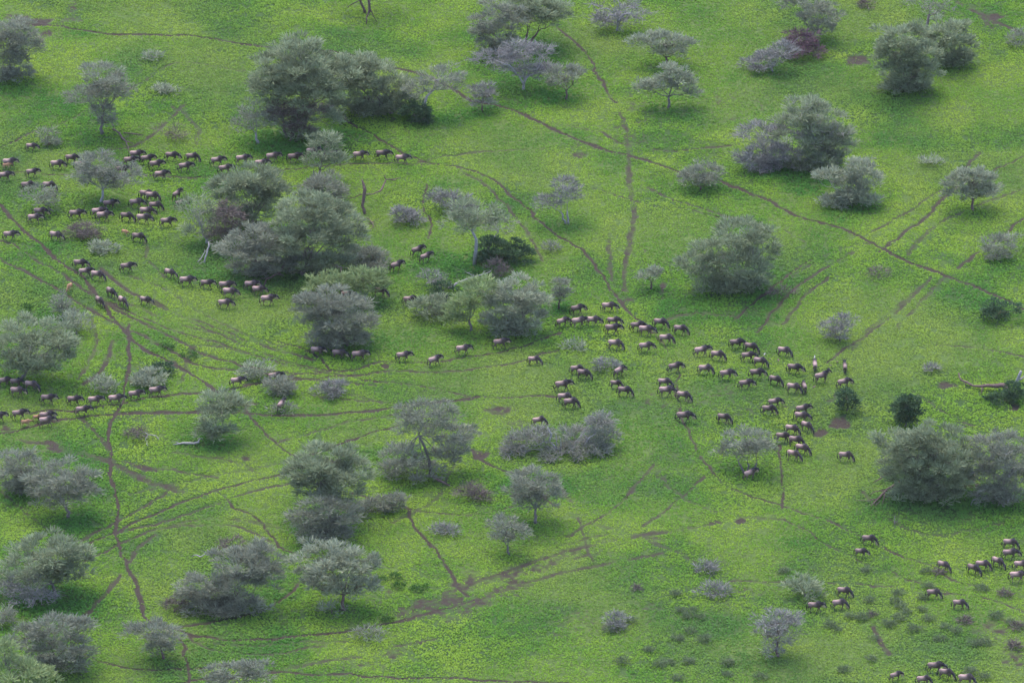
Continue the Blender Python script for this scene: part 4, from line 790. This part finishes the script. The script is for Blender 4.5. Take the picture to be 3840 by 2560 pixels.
def make_animal(kind, calf=False):
    P = pose(kind); root = bpy.data.objects.new('wildebeest_calf' if calf else 'wildebeest', None); root.empty_display_size = .3
    parts = [('body', body_mesh(P, calf))]
    tm = M['calfdark'] if calf else M['tailhair']; px, pz = P['poll']; hx, hz = P['hd']
    t = MB(); t.tube([(-.82,0,1.08),(-.93,0,1.02),(-.97,.02,.85),(-.98,.03,.70)], [.035,.03,.028,.035], 6); t.tube([(-.98,.03,.74),(-1.0,.03,.60),(-.98,.03,.42),(-.95,.03,.26)], [.035,.062,.055,.012], 7)
    parts.append(('tail', t.mesh('tail', tm)))
    # ears stand out sideways behind the horns
    for s in (-1, 1):
        e = MB(); e.tube([(px-.02,s*.06,pz-.04),(px-.05,s*.14,pz-.05),(px-.08,s*.24,pz-.08)], [(.02,.035),(.03,.045),(.006,.01)], 6)
        parts.append(('ear', e.mesh('ear', M['calfdark'] if calf else M['mane'])))
    if not calf:
        for s in (-1, 1):
            h = MB(); h.tube([(px+.02,s*.02,pz),(px+.03,s*.12,pz-.02),(px+.04,s*.22,pz-.03),(px+.03,s*.29,pz+.04),(px+.0,s*.285,pz+.13),(px-.03,s*.23,pz+.19)], [.055,.048,.036,.028,.02,.006], 7)
            parts.append(('horn', h.mesh('horn', M['horn'])))
        m = MB(); nk = P['neck']; top = [(.22,0,1.39),(.42,0,1.42)]+[(j[0], 0, j[2]+j[4]+.02) for j in nk[1:3]]+[(px-.05,0,pz+.02)]
        rs = np.random.RandomState(3)
        m.tube(top, [(.02,.03),(.035,.06),(.04,.075),(.04,.07),(.03,.05)], 6)
        for i in range(len(top)-1):                              # hanging locks of the mane
            for q in range(6):
                a = np.array(top[i])*(1-q/6)+np.array(top[i+1])*(q/6); s = 1 if q % 2 else -1
                m.tube([a, a+np.array([-.03, s*.10, -.06]), a+np.array([-.05, s*.155, -.21-.06*rs.rand()])], [.03,.026,.006], 5)
        parts.append(('mane', m.mesh('mane', M['mane'])))
        b = MB(); hd = P['head']; nb = [(nk[2][0], nk[2][2]-nk[2][4]+.02), (nk[3][0]-.0, nk[3][2]-nk[3][4]+.0), (hd[2][0]-.06, hd[2][2]-hd[2][4]*.7), (hd[3][0]-.03, hd[3][2]-hd[3][4]*.8)]
        for i in range(len(nb)-1):
            for q in range(3):
                ax = nb[i][0]*(1-q/3)+nb[i+1][0]*q/3; az = nb[i][1]*(1-q/3)+nb[i+1][1]*q/3; ln = .20 if kind in ('graze', 'graze2') else .24
                dirx = -.10 if kind not in ('graze', 'graze2') else -.14
                m_z = max(az-ln, .04); b.tube([(ax,0,az+.03),(ax+dirx*.4,0,az-ln*.5),(ax+dirx,0,m_z)], [(.055,.05),(.05,.05),(.012,.02)], 6)
        parts.append(('beard', b.mesh('beard', M['beard'])))
    return root, parts
PROTO = {}
def animal(kind, calf, loc, rz, sc, label, cat, group):
    key = (kind, calf)
    if key not in PROTO: PROTO[key] = make_animal(kind, calf)
    root, parts = PROTO[key]
    r = root.copy(); C.objects.link(r); r.location = loc; r.rotation_euler = (0, 0, rz); r.scale = (sc*.91, sc*1.0, sc*.98)
    for nm, me in parts:
        o = bpy.data.objects.new(nm, me); C.objects.link(o); o.parent = r
    tag(r, label, cat, group); return r
# (x centre, y of the lowest hoof, heading in degrees from right, pose); pose: w walk, v walk other leg, l head low, g graze, h graze stepping, s head up
HERDS = [
 ('at the upper file\'s far left', [(76,351,0,'l',.85),(25,389,0,'w',1),(169,380,0,'l',1),(135,393,0,'l',1),(190,396,0,'w',1),(15,420,10,'v',1),(77,411,0,'w',.9),(68,443,0,'l',1),(115,443,-12,'h',1),(285,405,0,'w',.95)]),
 ('in the upper file\'s left half', [(317,371,0,'v',1.02),(303,385,0,'w',1),(342,382,3,'v',1),(362,394,0,'w',1),(399,375,-8,'l',1),(444,377,-6,'h',1),(429,399,0,'w',1),(374,417,8,'v',1),(503,386,5,'w',1),(561,382,5,'v',1),(521,404,8,'w',1)]),
 ('in the upper file\'s right half', [(604,392,3,'w',1),(630,377,2,'v',1),(680,378,2,'w',1.02),(722,364,4,'w',1),(770,372,-4,'v',1),(829,372,2,'w',1),(883,372,0,'v',1.05),(927,381,-8,'w',1)]),
 ('in the cluster left of the purple tangle', [(340,465,-10,'l',1.05),(352,467,-8,'h',1.03),(317,482,-3,'l',1.02),(359,489,-8,'h',1),(409,465,55,'w',.95),(420,484,25,'l',.9),(256,484,4,'w',1),(230,503,8,'v',1.02),(242,513,6,'w',1.05),(294,514,-10,'g',1),(341,503,-8,'l',1.05),(334,519,-10,'l',1.05),(388,525,4,'v',1),(179,508,3,'v',1.05)]),
 ('of three left of the brown thorn mound', [(97,503,-6,'l',1),(83,517,2,'v',1),(27,555,0,'w',1)]),
 ('along the left diagonal trails', [(132,560,-20,'l',1),(320,562,-18,'h',1),(188,622,-8,'l',1),(200,640,2,'v',.98),(226,650,-12,'h',1.02),(296,630,0,'w',1),(258,692,-45,'l',1),(231,712,-58,'g',.95),(284,713,-50,'g',1),(338,707,-20,'l',.9)]),
 ('in the file below the thicket', [(394,646,-35,'l',.95),(433,662,-3,'w',1.05),(479,668,-5,'v',.95),(523,673,-5,'w',1.05),(532,688,-4,'l',1.03),(521,713,-6,'l',1),(581,671,3,'v',1),(598,681,-6,'l',.95),(620,705,4,'w',1.08)]),
 ('half hidden by the centre thicket', [(714,698,4,'w',1),(803,694,0,'l',1),(876,686,-14,'g',1),(946,705,-2,'l',1),(1005,702,2,'w',1)]),
 ('of the trio left of the dark bush', [(914,629,35,'w',1.0),(962,594,35,'v',1.0),(981,609,35,'w',.97)]),
 ('in the single middle file', [(733,822,-8,'w',1),(783,829,-4,'l',1),(829,833,0,'v',1.08),(930,835,2,'w',1),(1001,846,25,'v',1),(1067,820,4,'w',1),(1153,806,4,'v',1.03)]),
 ('at the left edge above the lowest files', [(14,892,2,'l',.95),(41,893,-8,'l',.9),(75,903,-14,'h',1.02),(44,915,-10,'l',1)]),
 ('in the upper lower-left file', [(114,932,-6,'v',1.02),(174,935,-8,'v',.98),(222,936,3,'w',1),(270,932,4,'v',1.05),(315,923,5,'w',1),(363,915,5,'v',1.05),(194,958,3,'v',1)]),
 ('in the lowest lower-left file', [(48,968,5,'w',1.02),(0,973,4,'v',1),(111,972,3,'w',1.02),(111,984,2,'v',1.03)]),
 ('of the three strays left below centre', [(549,893,4,'w',.97),(636,881,6,'v',1),(648,950,62,'w',.98)]),
 ('in the top part of the herd', [(1330,727,15,'l',1),(1402,720,5,'l',1.02),(1295,756,22,'l',.95),(1333,756,14,'w',1.05),(1366,753,-4,'l',1.02),(1413,753,-2,'l',.95),(1411,773,0,'w',1.1),(1468,765,0,'l',1.02),(1519,759,-10,'h',1.02),(1488,776,-4,'l',1.08),(1565,774,-10,'h',1.02),(1532,794,-4,'h',1.02),(1415,808,-6,'h',1.05),(1487,813,8,'l',1)]),
 ('at the top right of the herd', [(1615,823,8,'w',1.08),(1650,833,-10,'h',1.02),(1696,804,-2,'l',1.02),(1727,816,-18,'h',1.02),(1722,834,-2,'l',.98),(1748,848,-20,'h',1),(1803,824,-12,'h',1),(1742,874,4,'l',1.02),(1717,898,14,'l',1),(1673,876,4,'l',1.02),(1622,864,-8,'h',1.02),(1554,860,12,'l',1.02)]),
 ('in the left part of the herd', [(1229,841,-6,'g',.9),(1327,863,-2,'g',.95),(1343,876,-12,'h',1),(1426,871,48,'l',1),(1296,903,4,'w',1.1),(1417,897,-6,'g',.85),(1437,915,-8,'h',1.02),(1299,928,2,'g',1),(1313,941,-4,'h',1.05)]),
 ('of the middle trio of the herd', [(1529,895,-12,'g',.98),(1535,915,-4,'l',1.08),(1572,927,-14,'h',1.02)]),
 ('of two alone below the middle trio', [(1576,974,-2,'l',1.12),(1665,978,-16,'h',1)]),
 ('at the half dead tree with bleached limbs', [(1240,983,10,'g',.95),(1393,996,-35,'h',1)]),
 ('at the right end of the herd', [(1871,858,90,'l',1.02),(1940,862,97,'w',.95),(1829,864,-8,'l',1.05),(1889,884,22,'s',1.1),(1942,896,22,'l',1),(1783,891,-32,'h',1),(1825,908,-20,'h',1.02),(1846,908,103,'g',.98)]),
 ('in the row down the herd\'s right', [(1783,940,12,'l',.95),(1768,958,-12,'h',1.02),(1847,957,10,'w',1),(1845,975,-8,'l',1.02),(1855,1000,-38,'h',1),(1821,1004,-25,'h',1),(1800,1020,-6,'h',1),(1830,1030,-12,'h',1.05),(1845,1050,-22,'h',1.05),(1825,1063,-30,'g',1)]),
 ('of the two strays on the lower right', [(1944,1064,-12,'h',1),(1726,1107,28,'w',1.02)]),
 ('of the pair on the lower right trail', [(1998,1256,-10,'h',1),(1981,1284,-20,'l',.85)]),
 ('in the lower right edge group', [(2169,1318,-32,'h',.95),(2238,1326,-36,'h',1),(2259,1314,-8,'h',1),(2294,1311,-36,'g',1),(2322,1265,-12,'h',1),(2324,1288,-2,'l',1.05),(2349,1315,0,'l',1),(2341,1340,-2,'l',1.08)]),
 ('of the trio right of the spiky round bush', [(1941,1376,-8,'h',1),(1930,1403,-2,'g',1),(1876,1410,-2,'w',1.02)]),
 ('of two above the bottom right corner', [(2146,1379,-8,'h',.95),(2206,1403,-10,'g',.95)]),
 ('at the bottom edge on the right', [(2153,1549,-4,'l',1.08),(2175,1564,-22,'h',1),(2060,1568,22,'l',.85),(2123,1577,-6,'h',.95),(2221,1577,-8,'h',1.08)]),
]
CALVES = [(18,391,0,'walk',.62,'ginger calf walking beside the pale animal at the far upper left edge'),(289,549,-42,'walk2',.62,'ginger calf alone below the left cluster, heading down right'),
 (88,970,5,'walk',.62,'ginger calf half behind an adult in the lowest left file'),(63,983,2,'walk2',.72,'bright orange calf trotting on the lowest left trail'),
 (159,678,-112,'graze',.78,'lone brown youngster grazing above the wispy grey bush')]
PM = {'w': 'walk', 'v': 'walk2', 'l': 'low', 'g': 'graze', 'h': 'graze2', 's': 'alert'}
def build_herd():
    rs = np.random.RandomState(9)
    def put(x, y, hd, kind, sc):
        h = math.radians(hd); yy = y-2.5-6.0*abs(math.sin(h))*(1 if abs(hd) < 70 else .9)
        p = at(x, yy); z = gz(p[0], p[1]); p = at(x, yy, z)
        off = {'walk': .2, 'walk2': .2, 'low': .22, 'alert': .1, 'graze': .13, 'graze2': .11}[kind]*sc
        p = np.array([p[0]-off*math.cos(h), p[1]-off*math.sin(h)]); return (p[0], p[1], gz(p[0], p[1])+.03), h
    for where, lst in HERDS:
        order = sorted(range(len(lst)), key=lambda i: lst[i][0]); rank = {i: k for k, i in enumerate(order)}
        for i, (x, y, hd, ps, sc) in enumerate(lst):
            kind = PM[ps]; loc, h = put(x, y, hd+rs.uniform(-7, 7), kind, sc*rs.uniform(.95, 1.05))
            a = abs(hd)
            face = 'facing away' if 70 < a < 100 else 'turned away' if a >= 100 else 'walking up right' if hd > 20 else 'facing down right' if hd < -28 else 'facing right'
            act = {'walk': 'walking', 'walk2': 'striding', 'low': 'head lowered', 'graze': 'grazing', 'graze2': 'grazing', 'alert': 'standing alert'}[kind]
            face = face.replace('walking up right', 'heading up right')
            if len(lst) == 2: o_ = ('left one', 'right one')[rank[i]]
            elif rank[i] == len(lst)-1: o_ = 'rightmost'
            elif rank[i] == 0: o_ = 'leftmost'
            else: o_ = nth(rank[i])+' from left'
            lab = f"wildebeest {act} {face}, {o_} {where}"
            animal(kind, False, loc, h, sc*1.0, lab, 'wildebeest', 'wildebeest of the migrating herd')
    for x, y, hd, kind, sc, lab in CALVES:
        loc, h = put(x, y, hd, kind, sc); animal(kind, True, loc, h, sc, lab, 'calf', 'young wildebeest')
# ------------------------------------------------------------------ small birds
BIRDS = [(1871,823,1.75,'white bird perched on the rump of the animal facing away','w'),(1769,826,0,'leftmost brown bird on the grass right of the herd top','b'),(1788,829,0,'brown bird on the grass just below the topmost right animal','b'),
 (1908,842,0,'brown bird on the grass between the two animals facing away','b'),(1923,833,0,'topmost brown bird beside the horned animal facing away','b'),(1870,894,0,'brown bird on the grass at the hooves of the animal with raised head','b'),(1756,814,0,'white bird on the grass behind the topmost right animal','w')]
def build_birds():
    for i, (x, y, hh, lab, c) in enumerate(BIRDS):
        p = at(x, y, hh); z = hh if hh else gz(p[0], p[1]); m = M['birdw'] if c == 'w' else M['birdb']
        r = empty('bird', (p[0], p[1], z), random.Random(i).uniform(-2, 2), 1.25); tag(r, lab, 'bird', 'small birds among the herd')
        b = MB(); b.tube([(-.16,0,.10),(-.10,0,.12),(0,0,.14),(.08,0,.17),(.11,0,.21),(.14,0,.235),(.18,0,.235)], [(.012,.006),(.035,.03),(.055,.055),(.04,.045),(.028,.03),(.026,.026),(.004,.004)], 8)
        link('body', b.mesh('body', m), r)
        for s in (-1, 1):
            w = MB(); w.tube([(.05,s*.05,.15),(-.04,s*.055,.14),(-.15,s*.03,.11)], [(.008,.03),(.01,.035),(.004,.008)], 6); link('wing', w.mesh('wing', M['birdb']), r)
            l = MB(); l.tube([(0,s*.025,.10),(.01,s*.025,0)], [.008,.006], 5); link('leg', l.mesh('leg', M['mane']), r)
M['birdw'] = plain('white_feathers', (.42,.40,.37)); M['birdb'] = plain('brown_feathers', (.22,.15,.13))
# ------------------------------------------------------------------ build everything
build_trees(); build_logs(); build_herd(); build_birds(); ground_cover()

# ------------------------------------------------------------------ thin morning haze: one closed box round camera and plain
def haze():
    m = bpy.data.materials.new('haze'); m.use_nodes = True; nt = m.node_tree; nt.nodes.remove(nt.nodes['Principled BSDF'])
    v = nt.nodes.new('ShaderNodeVolumePrincipled'); v.inputs['Color'].default_value = (.92, .90, .88, 1); v.inputs['Density'].default_value = HAZE; v.inputs['Anisotropy'].default_value = .1
    nt.links.new(v.outputs[0], nt.nodes['Material Output'].inputs['Volume'])
    a = 9050.0; z0 = -2.0; z1 = CAM[2]+15
    V = [(-a,-a,z0),(a,-a,z0),(a,a,z0),(-a,a,z0),(-a,-a,z1),(a,-a,z1),(a,a,z1),(-a,a,z1)]
    F_ = [(3,2,1,0),(4,5,6,7),(0,1,5,4),(1,2,6,5),(2,3,7,6),(3,0,4,7)]
    tag(link('haze', poly_mesh('haze', V, F_, m, False)), 'thin pale haze over the whole plain', 'haze', kind='stuff')
HAZE = 0.000016
haze()
